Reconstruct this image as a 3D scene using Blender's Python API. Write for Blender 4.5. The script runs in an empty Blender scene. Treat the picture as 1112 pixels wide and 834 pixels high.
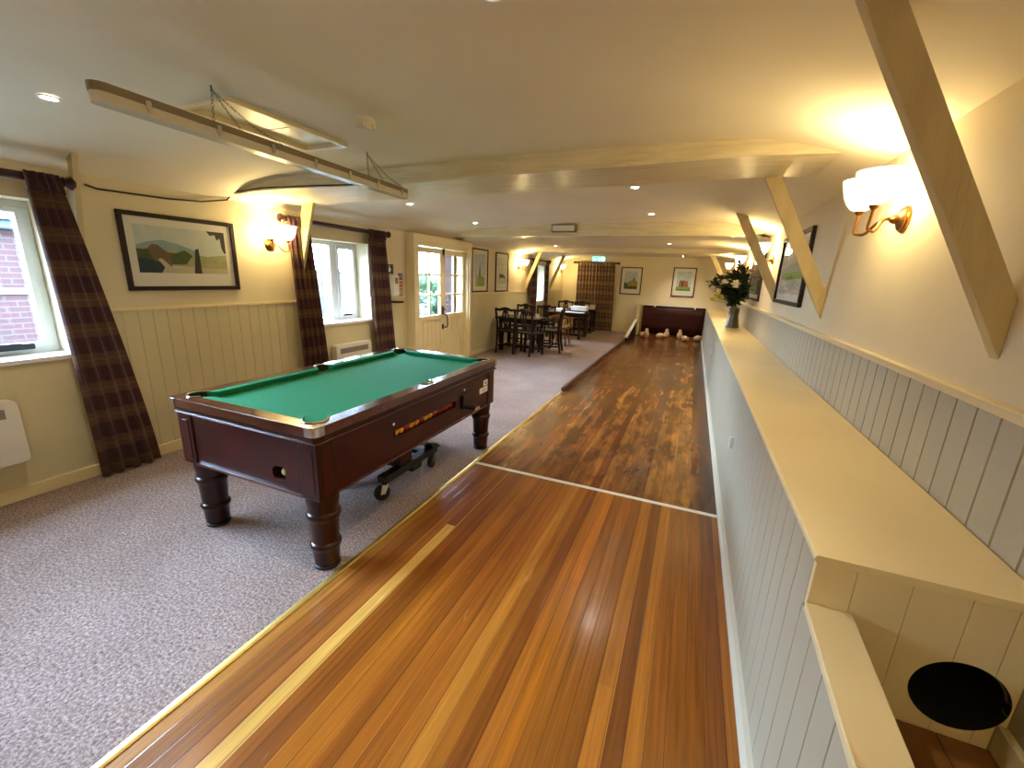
import bpy, bmesh, math, random
from mathutils import Vector, Matrix
from mathutils.geometry import tessellate_polygon
random.seed(7)
PI = math.pi
SC = bpy.context.scene
COL = SC.collection

# ------------------------------------------------------------------ colour / materials
def lin(c):
    c /= 255.0
    return c / 12.92 if c <= 0.04045 else ((c + 0.055) / 1.055) ** 2.4
def rgb(r, g, b): return (lin(r), lin(g), lin(b), 1.0)

def newmat(name):
    m = bpy.data.materials.new(name); m.use_nodes = True
    nt = m.node_tree
    for n in list(nt.nodes): nt.nodes.remove(n)
    out = nt.nodes.new('ShaderNodeOutputMaterial')
    return m, nt, out
def node(nt, t, **kw):
    n = nt.nodes.new(t)
    for k, v in kw.items():
        if k in n.inputs.keys() if isinstance(k, str) else False: n.inputs[k].default_value = v
        else: setattr(n, k, v)
    return n
def L(nt, a, b): nt.links.new(a, b)

def mat(name, col, rough=0.5, metal=0.0, var=None, scale=8.0, amt=0.5, bump=0.0, bscale=60.0, stretch=None,
        coat=0.0, spec=0.5, detail=4.0, trans=0.0):
    """principled material; var = second colour mixed in by object-space noise"""
    m, nt, out = newmat(name)
    p = nt.nodes.new('ShaderNodeBsdfPrincipled')
    p.inputs['Base Color'].default_value = col
    p.inputs['Roughness'].default_value = rough
    p.inputs['Metallic'].default_value = metal
    p.inputs['Coat Weight'].default_value = coat
    p.inputs['Coat Roughness'].default_value = 0.12
    p.inputs['Specular IOR Level'].default_value = spec
    p.inputs['Transmission Weight'].default_value = trans
    L(nt, p.outputs[0], out.inputs[0])
    tc = nt.nodes.new('ShaderNodeTexCoord')
    mp = nt.nodes.new('ShaderNodeMapping')
    if stretch: mp.inputs['Scale'].default_value = stretch
    L(nt, tc.outputs['Object'], mp.inputs[0])
    if var is not None:
        nz = nt.nodes.new('ShaderNodeTexNoise'); nz.inputs['Scale'].default_value = scale; nz.inputs['Detail'].default_value = detail
        L(nt, mp.outputs[0], nz.inputs['Vector'])
        rp = nt.nodes.new('ShaderNodeValToRGB')
        rp.color_ramp.elements[0].position = 0.5 - 0.5 * (1 - amt) * 0.6
        rp.color_ramp.elements[1].position = 0.5 + 0.5 * (1 - amt) * 0.6 + 0.02
        rp.color_ramp.elements[0].color = col; rp.color_ramp.elements[1].color = var
        L(nt, nz.outputs['Fac'], rp.inputs[0]); L(nt, rp.outputs[0], p.inputs['Base Color'])
    if bump:
        nb = nt.nodes.new('ShaderNodeTexNoise'); nb.inputs['Scale'].default_value = bscale; nb.inputs['Detail'].default_value = 3
        L(nt, mp.outputs[0], nb.inputs['Vector'])
        bp = nt.nodes.new('ShaderNodeBump'); bp.inputs['Strength'].default_value = bump; bp.inputs['Distance'].default_value = 0.01
        L(nt, nb.outputs['Fac'], bp.inputs['Height']); L(nt, bp.outputs[0], p.inputs['Normal'])
    return m

def emit(name, col, strength):
    m, nt, out = newmat(name)
    e = nt.nodes.new('ShaderNodeEmission'); e.inputs[0].default_value = col; e.inputs[1].default_value = strength
    L(nt, e.outputs[0], out.inputs[0]); return m

def glass(name, rough=0.02, tint=(1, 1, 1, 1), refl=0.9):
    m, nt, out = newmat(name)
    t = nt.nodes.new('ShaderNodeBsdfTransparent'); t.inputs[0].default_value = tint
    g = nt.nodes.new('ShaderNodeBsdfGlossy'); g.inputs['Roughness'].default_value = rough
    f = nt.nodes.new('ShaderNodeFresnel'); f.inputs[0].default_value = 1.5
    mu = nt.nodes.new('ShaderNodeMath'); mu.operation = 'MULTIPLY'; mu.inputs[1].default_value = refl
    mx = nt.nodes.new('ShaderNodeMixShader')
    L(nt, f.outputs[0], mu.inputs[0]); L(nt, mu.outputs[0], mx.inputs[0])
    L(nt, t.outputs[0], mx.inputs[1]); L(nt, g.outputs[0], mx.inputs[2]); L(nt, mx.outputs[0], out.inputs[0])
    return m

M = {}
M['plaster'] = mat('cream wall plaster', rgb(226, 212, 178), 0.75, var=rgb(220, 205, 168), scale=1.5, bump=0.12, bscale=14)
M['ceiling'] = mat('off white ceiling plaster', rgb(234, 224, 200), 0.8, var=rgb(226, 215, 190), scale=1.2, bump=0.25, bscale=5)
M['beam'] = mat('cream painted rough timber', rgb(230, 218, 184), 0.3, var=rgb(212, 198, 162), scale=5, bump=0.9, bscale=9, stretch=(0.6, 6, 6))
M['panel'] = mat('sage cream panel paint', rgb(212, 200, 158), 0.5, var=rgb(206, 194, 152), scale=2, bump=0.05)
M['panel_daylit'] = mat('panel paint greyed by daylight', rgb(184, 176, 154), 0.5, var=rgb(178, 170, 147), scale=2, bump=0.05)  # same paint as the left panelling, cool window light put into its colour
M['gloss_cream'] = mat('cream gloss paint', rgb(236, 218, 172), 0.32, var=rgb(230, 211, 164), scale=2.5, bump=0.08, bscale=6)
M['brace'] = mat('cream brace paint', rgb(206, 188, 142), 0.5, var=rgb(194, 174, 128), scale=3, bump=0.5, bscale=10, stretch=(4, 4, 0.8))
M['white'] = mat('white gloss paint', rgb(232, 230, 222), 0.35)
M['skirting'] = mat('pale grey skirting paint', rgb(202, 197, 180), 0.5)
M['upvc'] = mat('white plastic window frame', rgb(226, 230, 232), 0.3)
M['offwhite'] = mat('off white plastic', rgb(226, 220, 204), 0.4)
M['mahog'] = mat('dark mahogany', rgb(52, 15, 8), 0.3, var=rgb(36, 10, 6), scale=6, coat=0.12, spec=0.3)
M['mahog_red'] = mat('red mahogany panel', rgb(60, 14, 7), 0.34, var=rgb(46, 10, 6), scale=5, coat=0.1, spec=0.3)
M['mahog_rail'] = mat('brown mahogany rail', rgb(84, 38, 18), 0.2, var=rgb(64, 26, 13), scale=5, coat=0.6)
M['darkwood'] = mat('dark oak', rgb(38, 18, 11), 0.45, var=rgb(26, 12, 8), scale=10, spec=0.25)
M['kerb'] = mat('brown kerb wood', rgb(92, 56, 32), 0.5, var=rgb(70, 40, 22), scale=8)
M['midwood'] = mat('warm brown wood', rgb(120, 72, 38), 0.4, var=rgb(98, 56, 28), scale=10)
M['tanwood'] = mat('tan wood', rgb(176, 128, 74), 0.4, var=rgb(150, 104, 58), scale=10)
M['frame'] = mat('dark picture frame wood', rgb(34, 15, 11), 0.4, spec=0.3)
M['baize'] = mat('green baize', rgb(6, 138, 96), 0.9, var=rgb(6, 130, 88), scale=30, bump=0.1, bscale=400)
M['black'] = mat('black rubber', rgb(18, 18, 20), 0.5)
M['blackmetal'] = mat('black metal', rgb(24, 24, 27), 0.4, metal=0.3)
M['chrome'] = mat('chrome', rgb(215, 213, 208), 0.18, metal=1.0)
M['brass'] = mat('antique brass', rgb(150, 104, 52), 0.3, metal=1.0)
M['brass_strip'] = mat('polished brass strip', rgb(240, 208, 120), 0.42, metal=1.0)
M['steel'] = mat('dull steel', rgb(130, 124, 112), 0.45, metal=0.8)
M['lightbody'] = mat('grey brown lamp housing', rgb(124, 110, 82), 0.5)
M['diffuser'] = mat('clear milky diffuser', rgb(206, 200, 184), 0.25)
M['yellowball'] = mat('yellow resin', rgb(224, 160, 30), 0.12)
M['redball'] = mat('red resin', rgb(150, 24, 16), 0.12)
M['cueball'] = mat('ivory resin', rgb(232, 216, 150), 0.12)
M['pin'] = mat('pale turned wood', rgb(214, 186, 142), 0.45, var=rgb(196, 160, 112), scale=12)
M['backboard'] = mat('dark red leather', rgb(58, 17, 11), 0.5, var=rgb(44, 12, 8), scale=5, bump=0.2, bscale=12, spec=0.2)
M['paper'] = mat('white paper', rgb(236, 236, 232), 0.7)
M['mount'] = mat('ivory mount board', rgb(232, 226, 210), 0.8)
M['grille'] = mat('grey grille', rgb(128, 122, 108), 0.5)
M['darkgrey'] = mat('charcoal card', rgb(52, 58, 60), 0.6)
M['red'] = mat('red print', rgb(190, 62, 50), 0.6)
M['blue'] = mat('blue print', rgb(58, 62, 140), 0.6)
M['greyprint'] = mat('grey print', rgb(150, 140, 120), 0.6)
M['vase'] = mat('smoky green vase glass', rgb(66, 62, 36), 0.35, coat=0.1, var=rgb(96, 88, 54), scale=6)
M['leaf'] = mat('dark green leaf', rgb(34, 48, 24), 0.5, var=rgb(48, 64, 30), scale=20)
M['leaf2'] = mat('olive leaf', rgb(56, 70, 34), 0.5, var=rgb(40, 54, 26), scale=20)
M['petal'] = mat('cream petal', rgb(246, 238, 214), 0.6, var=rgb(238, 224, 194), scale=30)
M['petal_pink'] = mat('blush petal', rgb(226, 196, 172), 0.6)
M['petal_yellow'] = mat('yellow petal', rgb(214, 196, 52), 0.6)
M['stem'] = mat('green stem', rgb(70, 90, 44), 0.6)
M['hedge'] = mat('garden leaf', rgb(40, 72, 44), 0.6, var=rgb(60, 96, 62), scale=4)
M['bark'] = mat('bark', rgb(80, 64, 48), 0.8)
M['fence'] = mat('pale weathered board', rgb(82, 82, 80), 0.7, var=rgb(72, 72, 70), scale=6)
M['fencecap'] = mat('grey rail', rgb(60, 64, 68), 0.7)
M['patio'] = mat('dark paving', rgb(66, 64, 60), 0.8, var=rgb(54, 54, 52), scale=2)
M['fascia'] = mat('white fascia board', rgb(96, 102, 108), 0.4)
M['gutter'] = mat('slate blue gutter', rgb(44, 66, 88), 0.4)
M['rooftile'] = mat('slate roof', rgb(92, 92, 98), 0.7, var=rgb(76, 76, 84), scale=5)
M['pane'] = glass('window glass', 0.01, refl=0.6)
M['picglass'] = glass('picture glass', 0.015, refl=0.22)
M['exit'] = emit('lit green sign face', rgb(70, 214, 200), 2.2)
M['exitwhite'] = emit('lit white sign mark', rgb(236, 255, 250), 3.0)
M['lamp_led'] = emit('led lamp', (1.0, 0.95, 0.84, 1), 30)
M['filament'] = emit('bulb glow', (1.0, 0.78, 0.42, 1), 60)
M['warmwood'] = mat('worn varnished board', rgb(136, 92, 44), 0.5, var=rgb(92, 56, 24), scale=7, stretch=(1, 0.3, 1))
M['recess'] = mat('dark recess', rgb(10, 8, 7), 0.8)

# ribbed lamp shade: glows, and lets the bulb shine through
m, nt, out = newmat('lit ribbed glass shade')
tr = nt.nodes.new('ShaderNodeBsdfTransparent'); tr.inputs[0].default_value = (1, 0.93, 0.8, 1)
em = nt.nodes.new('ShaderNodeEmission'); em.inputs[0].default_value = (1.0, 0.86, 0.62, 1); em.inputs[1].default_value = 2.2
lw = nt.nodes.new('ShaderNodeLayerWeight'); lw.inputs[0].default_value = 0.35
cr_ = nt.nodes.new('ShaderNodeValToRGB'); cr_.color_ramp.elements[0].position = 0.35; cr_.color_ramp.elements[0].color = (1.0, 0.92, 0.74, 1); cr_.color_ramp.elements[1].position = 0.9; cr_.color_ramp.elements[1].color = (0.62, 0.36, 0.10, 1)
L(nt, lw.outputs['Facing'], cr_.inputs[0]); L(nt, cr_.outputs[0], em.inputs[0])
mx = nt.nodes.new('ShaderNodeMixShader'); mx.inputs[0].default_value = 0.5
L(nt, tr.outputs[0], mx.inputs[1]); L(nt, em.outputs[0], mx.inputs[2]); L(nt, mx.outputs[0], out.inputs[0])
M['shade'] = m

# carpet
m, nt, out = newmat('mottled mauve carpet')
p = nt.nodes.new('ShaderNodeBsdfPrincipled'); p.inputs['Roughness'].default_value = 0.95; p.inputs['Specular IOR Level'].default_value = 0.15
tc = nt.nodes.new('ShaderNodeTexCoord')
n1 = nt.nodes.new('ShaderNodeTexNoise'); n1.inputs['Scale'].default_value = 85; n1.inputs['Detail'].default_value = 5; n1.inputs['Roughness'].default_value = 0.75
n2 = nt.nodes.new('ShaderNodeTexNoise'); n2.inputs['Scale'].default_value = 2.2; n2.inputs['Detail'].default_value = 3
r1 = nt.nodes.new('ShaderNodeValToRGB')
r1.color_ramp.elements[0].position = 0.33; r1.color_ramp.elements[0].color = rgb(92, 74, 70)
r1.color_ramp.elements[1].position = 0.68; r1.color_ramp.elements[1].color = rgb(200, 182, 174)
e = r1.color_ramp.elements.new(0.5); e.color = rgb(150, 130, 124)
mxc = nt.nodes.new('ShaderNodeMix'); mxc.data_type = 'RGBA'; mxc.blend_type = 'MULTIPLY'; mxc.inputs[0].default_value = 1.0
r2 = nt.nodes.new('ShaderNodeValToRGB'); r2.color_ramp.elements[0].position = 0.3; r2.color_ramp.elements[0].color = (0.8, 0.78, 0.76, 1)
r2.color_ramp.elements[1].position = 0.65; r2.color_ramp.elements[1].color = (1, 1, 1, 1)
bp = nt.nodes.new('ShaderNodeBump'); bp.inputs['Strength'].default_value = 0.6; bp.inputs['Distance'].default_value = 0.006
for n_ in (n1, n2): L(nt, tc.outputs['Object'], n_.inputs['Vector'])
L(nt, n1.outputs['Fac'], r1.inputs[0]); L(nt, n2.outputs['Fac'], r2.inputs[0])
L(nt, r1.outputs[0], mxc.inputs[6]); L(nt, r2.outputs[0], mxc.inputs[7]); L(nt, mxc.outputs[2], p.inputs['Base Color'])
L(nt, n1.outputs['Fac'], bp.inputs['Height']); L(nt, bp.outputs[0], p.inputs['Normal']); L(nt, p.outputs[0], out.inputs[0])
M['carpet'] = m

# lane boards: each of the 29 boards has its own colour, chosen by where it lies across the lane
LX0, LX1, NB = -1.480, 0.3586, 29
near = [(158,108,52),(136,84,42),(124,74,36),(146,90,44),(214,168,92),(134,76,28),(122,68,26),(156,94,30),(166,100,32),(132,74,24),
        (156,92,32),(142,82,28),(168,102,38),(180,120,48),(158,98,34),(120,66,24),(164,100,36),(176,106,30),(150,92,32),(144,88,34),
        (132,80,30),(172,110,46),(104,62,32),(172,110,46),(132,78,30),(142,84,30),(134,76,26),(114,62,20),(152,92,34)]
far = [(150,96,46),(120,68,34),(112,60,30),(138,84,42),(126,72,34),(132,76,34),(122,66,30),(146,88,40),(136,80,36),(118,64,30),
       (130,74,34),(124,70,32),(150,94,44),(132,76,34),(140,84,38),(114,60,28),(150,96,46),(136,80,36),(140,88,42),(128,78,38),
       (120,72,36),(152,100,50),(142,88,40),(156,100,48),(150,94,42),(160,104,50),(118,64,30),(98,52,24),(112,62,28)]
m, nt, out = newmat('polished strip lane boards')
p = nt.nodes.new('ShaderNodeBsdfPrincipled')
tc = nt.nodes.new('ShaderNodeTexCoord'); sp = nt.nodes.new('ShaderNodeSeparateXYZ'); L(nt, tc.outputs['Object'], sp.inputs[0])
def math_(op, a, b=None, c=None):
    n = nt.nodes.new('ShaderNodeMath'); n.operation = op
    for i, v in enumerate((a, b, c)):
        if v is None: continue
        if isinstance(v, (int, float)): n.inputs[i].default_value = v
        else: L(nt, v, n.inputs[i])
    return n.outputs[0]
u = math_('DIVIDE', math_('SUBTRACT', sp.outputs[0], LX0), LX1 - LX0)
def ramp(cols):
    r = nt.nodes.new('ShaderNodeValToRGB'); cr = r.color_ramp; cr.interpolation = 'CONSTANT'
    while len(cr.elements) < NB: cr.elements.new(0.99)
    for i, c in enumerate(cols): cr.elements[i].position = i / NB
    for i, c in enumerate(cols): cr.elements[i].color = rgb(c[0], c[1] * 1.01, c[2] * 0.92)
    L(nt, u, r.inputs[0]); return r.outputs[0]
def mixc(fac, a, b, mode='MIX'):
    n = nt.nodes.new('ShaderNodeMix'); n.data_type = 'RGBA'; n.blend_type = mode
    for i, v in ((0, fac), (6, a), (7, b)):
        if isinstance(v, (int, float, tuple)): n.inputs[i].default_value = v
        else: L(nt, v, n.inputs[i])
    return n.outputs[2]
def noise(scale, vec, detail=4, rough=0.5):
    n = nt.nodes.new('ShaderNodeTexNoise'); n.inputs['Scale'].default_value = scale; n.inputs['Detail'].default_value = detail; n.inputs['Roughness'].default_value = rough
    L(nt, vec, n.inputs['Vector']); return n.outputs['Fac']
def stretchv(sx, sy, sz, off=None):
    mp = nt.nodes.new('ShaderNodeMapping'); mp.inputs['Scale'].default_value = (sx, sy, sz)
    L(nt, tc.outputs['Object'], mp.inputs[0]); return mp.outputs[0]
board = math_('FLOOR', math_('MULTIPLY', u, NB))
wn = nt.nodes.new('ShaderNodeTexWhiteNoise'); wn.noise_dimensions = '1D'; L(nt, board, wn.inputs['W'])
# lengths of boards: random butt joints every ~1.9 m
seg = math_('FLOOR', math_('ADD', math_('DIVIDE', sp.outputs[1], 1.9), math_('MULTIPLY', wn.outputs['Value'], 7.3)))
wn2 = nt.nodes.new('ShaderNodeTexWhiteNoise'); wn2.noise_dimensions = '2D'
cb = nt.nodes.new('ShaderNodeCombineXYZ'); L(nt, board, cb.inputs[0]); L(nt, seg, cb.inputs[1]); L(nt, cb.outputs[0], wn2.inputs['Vector'])
segtone = math_('ADD', math_('MULTIPLY', wn2.outputs['Value'], 0.18), 0.91)
grain = noise(1.0, stretchv(34, 1.0, 1), 5, 0.65)
streak = noise(1.0, stretchv(75, 1.8, 1), 5, 0.7)
graintone = math_('MAXIMUM', math_('ADD', math_('ADD', math_('MULTIPLY', grain, 1.15), math_('MULTIPLY', streak, 1.25)), -0.20), 0.35)
cn = ramp(near); cf = ramp(far)
# the pale fifth board ends short of the line
pale = math_('MULTIPLY', math_('COMPARE', board, 4, 0.1), math_('GREATER_THAN', sp.outputs[1], 1.99))
cn2 = mixc(pale, cn, rgb(128, 72, 30))
cwear = noise(1.0, stretchv(8, 1.1, 1), 5, 0.65)
rw = nt.nodes.new('ShaderNodeValToRGB'); rw.color_ramp.elements[0].position = 0.42; rw.color_ramp.elements[0].color = (0, 0, 0, 1)
rw.color_ramp.elements[1].position = 0.62; rw.color_ramp.elements[1].color = (1, 1, 1, 1); L(nt, cwear, rw.inputs[0])
cf2 = mixc(rw.outputs[0], mixc(1.0, cf, (0.66, 0.66, 0.68, 1), 'MULTIPLY'), mixc(1.0, cf, (1.2, 1.25, 1.2, 1), 'MULTIPLY'))
patch = noise(1.0, stretchv(6, 2.2, 1), 4, 0.7)
rp_ = nt.nodes.new('ShaderNodeValToRGB'); rp_.color_ramp.elements[0].position = 0.40; rp_.color_ramp.elements[0].color = (0.48, 0.42, 0.4, 1)
rp_.color_ramp.elements[1].position = 0.56; rp_.color_ramp.elements[1].color = (1, 1, 1, 1); L(nt, patch, rp_.inputs[0])
cf3 = mixc(1.0, cf2, rp_.outputs[0], 'MULTIPLY')
isfar = math_('GREATER_THAN', sp.outputs[1], 2.86)
base = mixc(isfar, mixc(0.18, cn2, rgb(146, 86, 32)), cf3)
toned = mixc(1.0, base, math_('MULTIPLY', segtone, graintone), 'MULTIPLY')
fr = math_('FRACT', math_('MULTIPLY', u, NB))
edge = math_('MINIMUM', fr, math_('SUBTRACT', 1.0, fr))
gap = math_('LESS_THAN', edge, 0.022)
final = mixc(math_('MULTIPLY', gap, 0.6), toned, rgb(48, 26, 12))
L(nt, final, p.inputs['Base Color'])
rg = math_('ADD', math_('MULTIPLY', noise(1.0, stretchv(14, 2.5, 1), 4), 0.16), 0.16)
L(nt, rg, p.inputs['Roughness']); p.inputs['Coat Weight'].default_value = 0.12; p.inputs['Coat Roughness'].default_value = 0.12; p.inputs['Specular IOR Level'].default_value = 0.42
hgt = math_('ADD', math_('MULTIPLY', math_('MINIMUM', edge, 0.06), 6.0), math_('MULTIPLY', noise(1.0, stretchv(16, 5, 1), 3), 0.9))
bp = nt.nodes.new('ShaderNodeBump'); bp.inputs['Strength'].default_value = 0.32; bp.inputs['Distance'].default_value = 0.004
L(nt, hgt, bp.inputs['Height']); L(nt, bp.outputs[0], p.inputs['Normal']); L(nt, p.outputs[0], out.inputs[0])
M['lane'] = m

# tartan curtain cloth (uv in metres)
def tartan(name, dark, tan, stripe, line, pu=0.16, pv=0.19, wide=0.42, va=0.85, ua=0.28, la=0.2):
    m, nt, out = newmat(name)
    p = nt.nodes.new('ShaderNodeBsdfPrincipled'); p.inputs['Roughness'].default_value = 0.85; p.inputs['Sheen Weight'].default_value = 0.1
    uv = nt.nodes.new('ShaderNodeUVMap'); sp = nt.nodes.new('ShaderNodeSeparateXYZ'); L(nt, uv.outputs[0], sp.inputs[0])
    def mt(op, a, b):
        n = nt.nodes.new('ShaderNodeMath'); n.operation = op
        for i, v in enumerate((a, b)):
            if isinstance(v, (int, float)): n.inputs[i].default_value = v
            else: L(nt, v, n.inputs[i])
        return n.outputs[0]
    def band(src, period, lo, hi):
        f = mt('FRACT', mt('DIVIDE', src, period), 0)
        return mt('MULTIPLY', mt('GREATER_THAN', f, lo), mt('LESS_THAN', f, hi))
    def mx(fac, a, b):
        n = nt.nodes.new('ShaderNodeMix'); n.data_type = 'RGBA'
        for i, v in ((0, fac), (6, a), (7, b)):
            if isinstance(v, (int, float, tuple)): n.inputs[i].default_value = v
            else: L(nt, v, n.inputs[i])
        return n.outputs[2]
    U, V = sp.outputs[0], sp.outputs[1]
    c = mx(mt('MULTIPLY', band(V, pv, 0.0, wide), va), dark, tan)
    c = mx(mt('MULTIPLY', band(U, pu, 0.0, wide), ua), c, tan)
    c = mx(mt('MULTIPLY', band(V, pv, wide * 0.45, wide * 0.56), 0.3), c, stripe)
    c = mx(mt('MULTIPLY', band(U, pu, 0.66, 0.72), la), c, line)
    c = mx(mt('MULTIPLY', band(V, pv, 0.70, 0.75), 0.45), c, line)
    nz = nt.nodes.new('ShaderNodeTexNoise'); nz.inputs['Scale'].default_value = 90; L(nt, uv.outputs[0], nz.inputs['Vector'])
    mm = nt.nodes.new('ShaderNodeMix'); mm.data_type = 'RGBA'; mm.blend_type = 'MULTIPLY'; mm.inputs[0].default_value = 0.35
    L(nt, c, mm.inputs[6]); L(nt, nz.outputs['Color'], mm.inputs[7]); L(nt, mm.outputs[2], p.inputs['Base Color'])
    L(nt, p.outputs[0], out.inputs[0]); return m
M['tartan'] = tartan('maroon tartan cloth', rgb(66, 22, 24), rgb(104, 72, 44), rgb(140, 112, 72), rgb(56, 44, 60), 0.15, 0.20, 0.46, 0.7, 0.2, 0.06)
M['tartan_brown'] = tartan('brown tartan cloth', rgb(78, 44, 28), rgb(150, 122, 84), rgb(170, 146, 104), rgb(172, 150, 110), 0.16, 0.27, 0.40, 0.5, 0.42, 0.5)

# brick
m, nt, out = newmat('pink red brickwork')
p = nt.nodes.new('ShaderNodeBsdfPrincipled'); p.inputs['Roughness'].default_value = 0.85
tc = nt.nodes.new('ShaderNodeTexCoord'); sp = nt.nodes.new('ShaderNodeSeparateXYZ'); cb = nt.nodes.new('ShaderNodeCombineXYZ')
L(nt, tc.outputs['Object'], sp.inputs[0])
ad = nt.nodes.new('ShaderNodeMath'); ad.operation = 'ADD'; L(nt, sp.outputs[0], ad.inputs[0]); L(nt, sp.outputs[1], ad.inputs[1])
L(nt, ad.outputs[0], cb.inputs[0]); L(nt, sp.outputs[2], cb.inputs[1])
bk = nt.nodes.new('ShaderNodeTexBrick'); bk.inputs['Color1'].default_value = rgb(46, 11, 11); bk.inputs['Color2'].default_value = rgb(36, 9, 11)
bk.inputs['Mortar'].default_value = rgb(48, 38, 38); bk.inputs['Scale'].default_value = 1.0
bk.inputs['Mortar Size'].default_value = 0.010; bk.inputs['Brick Width'].default_value = 0.225; bk.inputs['Row Height'].default_value = 0.075
L(nt, cb.outputs[0], bk.inputs['Vector']); L(nt, bk.outputs['Color'], p.inputs['Base Color']); L(nt, p.outputs[0], out.inputs[0])
M['brick'] = m

# ------------------------------------------------------------------ mesh building
class B:
    def __init__(s): s.bm = bmesh.new(); s.mi = 0; s.uv = None
    def face(s, vs):
        try:
            f = s.bm.faces.new(vs); f.material_index = s.mi; return f
        except ValueError: return None
    def box(s, x0, x1, y0, y1, z0, z1):
        v = [s.bm.verts.new((x, y, z)) for x in (x0, x1) for y in (y0, y1) for z in (z0, z1)]
        for q in ((0,1,3,2), (4,6,7,5), (0,4,5,1), (2,3,7,6), (0,2,6,4), (1,5,7,3)): s.face([v[i] for i in q])
        return s
    def hexa(s, pts):
        """8 points: bottom 4 ring, top 4 ring"""
        v = [s.bm.verts.new(p) for p in pts]
        for q in ((3,2,1,0), (4,5,6,7), (0,1,5,4), (1,2,6,5), (2,3,7,6), (3,0,4,7)): s.face([v[i] for i in q])
        return s
    def rbox(s, x0, x1, y0, y1, z0, z1, r=0.01, n=3, axis='z'):
        """box with rounded corners seen along axis"""
        a = {'z': (x0, x1, y0, y1), 'x': (y0, y1, z0, z1), 'y': (x0, x1, z0, z1)}[axis]
        pts = []
        for (cx, cy, st) in ((a[1]-r, a[3]-r, 0), (a[0]+r, a[3]-r, 90), (a[0]+r, a[2]+r, 180), (a[1]-r, a[2]+r, 270)):
            for k in range(n + 1):
                t = math.radians(st + 90 * k / n); pts.append((cx + r*math.cos(t), cy + r*math.sin(t)))
        if axis == 'z': s.poly([pts], lambda u, v, w: (u, v, w), z0, z1)
        elif axis == 'x': s.poly([pts], lambda u, v, w: (w, u, v), x0, x1)
        else: s.poly([pts], lambda u, v, w: (u, w, v), y0, y1)
        return s
    def poly(s, loops, f, w0, w1):
        """extrude a polygon (first loop outer, others holes) from w0 to w1; f maps (u,v,w) to a point"""
        tri = tessellate_polygon([[Vector((u, v, 0)) for u, v in lp] for lp in loops])
        flat = [pt for lp in loops for pt in lp]
        a = [s.bm.verts.new(f(u, v, w0)) for u, v in flat]
        if w1 is None:
            for t in tri: s.face([a[i] for i in t])
            return s
        b = [s.bm.verts.new(f(u, v, w1)) for u, v in flat]
        for t in tri:
            s.face([a[i] for i in t]); s.face([b[i] for i in reversed(t)])
        o = 0
        for lp in loops:
            n = len(lp)
            for i in range(n):
                j = (i + 1) % n; s.face([a[o+i], a[o+j], b[o+j], b[o+i]])
            o += n
        return s
    def ring(s, pts3, close=True): return [s.bm.verts.new(p) for p in pts3]
    def lathe(s, prof, c=(0, 0, 0), n=20, axis='z', cap=True, ribs=0, ribamt=0.0):
        rings = []
        for r, h in prof:
            ring = []
            for k in range(n):
                t = 2 * PI * k / n; rr = r * (1 + (ribamt * math.cos(ribs * t) if ribs else 0))
                x, y = rr * math.cos(t), rr * math.sin(t)
                pnt = {'z': (x, y, h), 'x': (h, x, y), 'y': (x, h, y)}[axis]
                ring.append(s.bm.verts.new((c[0]+pnt[0], c[1]+pnt[1], c[2]+pnt[2])))
            rings.append(ring)
        for a, b in zip(rings, rings[1:]):
            for k in range(n): s.face([a[k], a[(k+1) % n], b[(k+1) % n], b[k]])
        if cap: s.face(rings[0][::-1]); s.face(rings[-1])
        return s
    def tube(s, pts, r, n=8, cap=True):
        P = [Vector(p) for p in pts]; rs = r if isinstance(r, (list, tuple)) else [r] * len(P)
        rings = []; up = None
        for i, q in enumerate(P):
            d = (P[min(i+1, len(P)-1)] - P[max(i-1, 0)]).normalized()
            if up is None:
                up = Vector((0, 0, 1)) if abs(d.z) < 0.9 else Vector((1, 0, 0))
            up = (up - d * up.dot(d)).normalized(); sd = d.cross(up)
            rings.append([s.bm.verts.new(q + (up * math.cos(2*PI*k/n) + sd * math.sin(2*PI*k/n)) * rs[i]) for k in range(n)])
        for a, b in zip(rings, rings[1:]):
            for k in range(n): s.face([a[k], a[(k+1) % n], b[(k+1) % n], b[k]])
        if cap: s.face(rings[0][::-1]); s.face(rings[-1])
        return s
    def ball(s, c, r, u=16, v=10, sc=(1, 1, 1)):
        mt = Matrix.Translation(c) @ Matrix.Diagonal((sc[0], sc[1], sc[2], 1))
        g = bmesh.ops.create_uvsphere(s.bm, u_segments=u, v_segments=v, radius=r, matrix=mt)
        for f in {f for q in g['verts'] for f in q.link_faces}: f.material_index = s.mi
        return s
    def quad(s, a, b, c, d): s.face([s.bm.verts.new(q) for q in (a, b, c, d)]); return s
    def build(s, name, mats, parent=None, smooth=False, loc=None, world=False, bevel=0.0, recalc=True, base=True):
        """link as one mesh object. world=True: the vertices are world points; origin moves to the parent or the base centre"""
        if recalc: bmesh.ops.recalc_face_normals(s.bm, faces=s.bm.faces)
        if world:
            if parent is not None: off = parent.matrix_world_loc if False else Vector(parent.location)
            else:
                xs = [v.co for v in s.bm.verts]
                lo = Vector([min(c[i] for c in xs) for i in range(3)]); hi = Vector([max(c[i] for c in xs) for i in range(3)])
                off = Vector(((lo.x+hi.x)/2, (lo.y+hi.y)/2, lo.z)); loc = off
            for v in s.bm.verts: v.co -= off
        me = bpy.data.meshes.new(name)
        s.bm.to_mesh(me); s.bm.free()
        if not isinstance(mats, (list, tuple)): mats = [mats]
        for q in mats: me.materials.append(q)
        if smooth:
            me.polygons.foreach_set('use_smooth', [True] * len(me.polygons))
            try: me.set_sharp_from_angle(angle=math.radians(38))
            except Exception: pass
        o = bpy.data.objects.new(name, me); COL.objects.link(o)
        if parent is not None: o.parent = parent
        if loc is not None: o.location = loc
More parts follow.
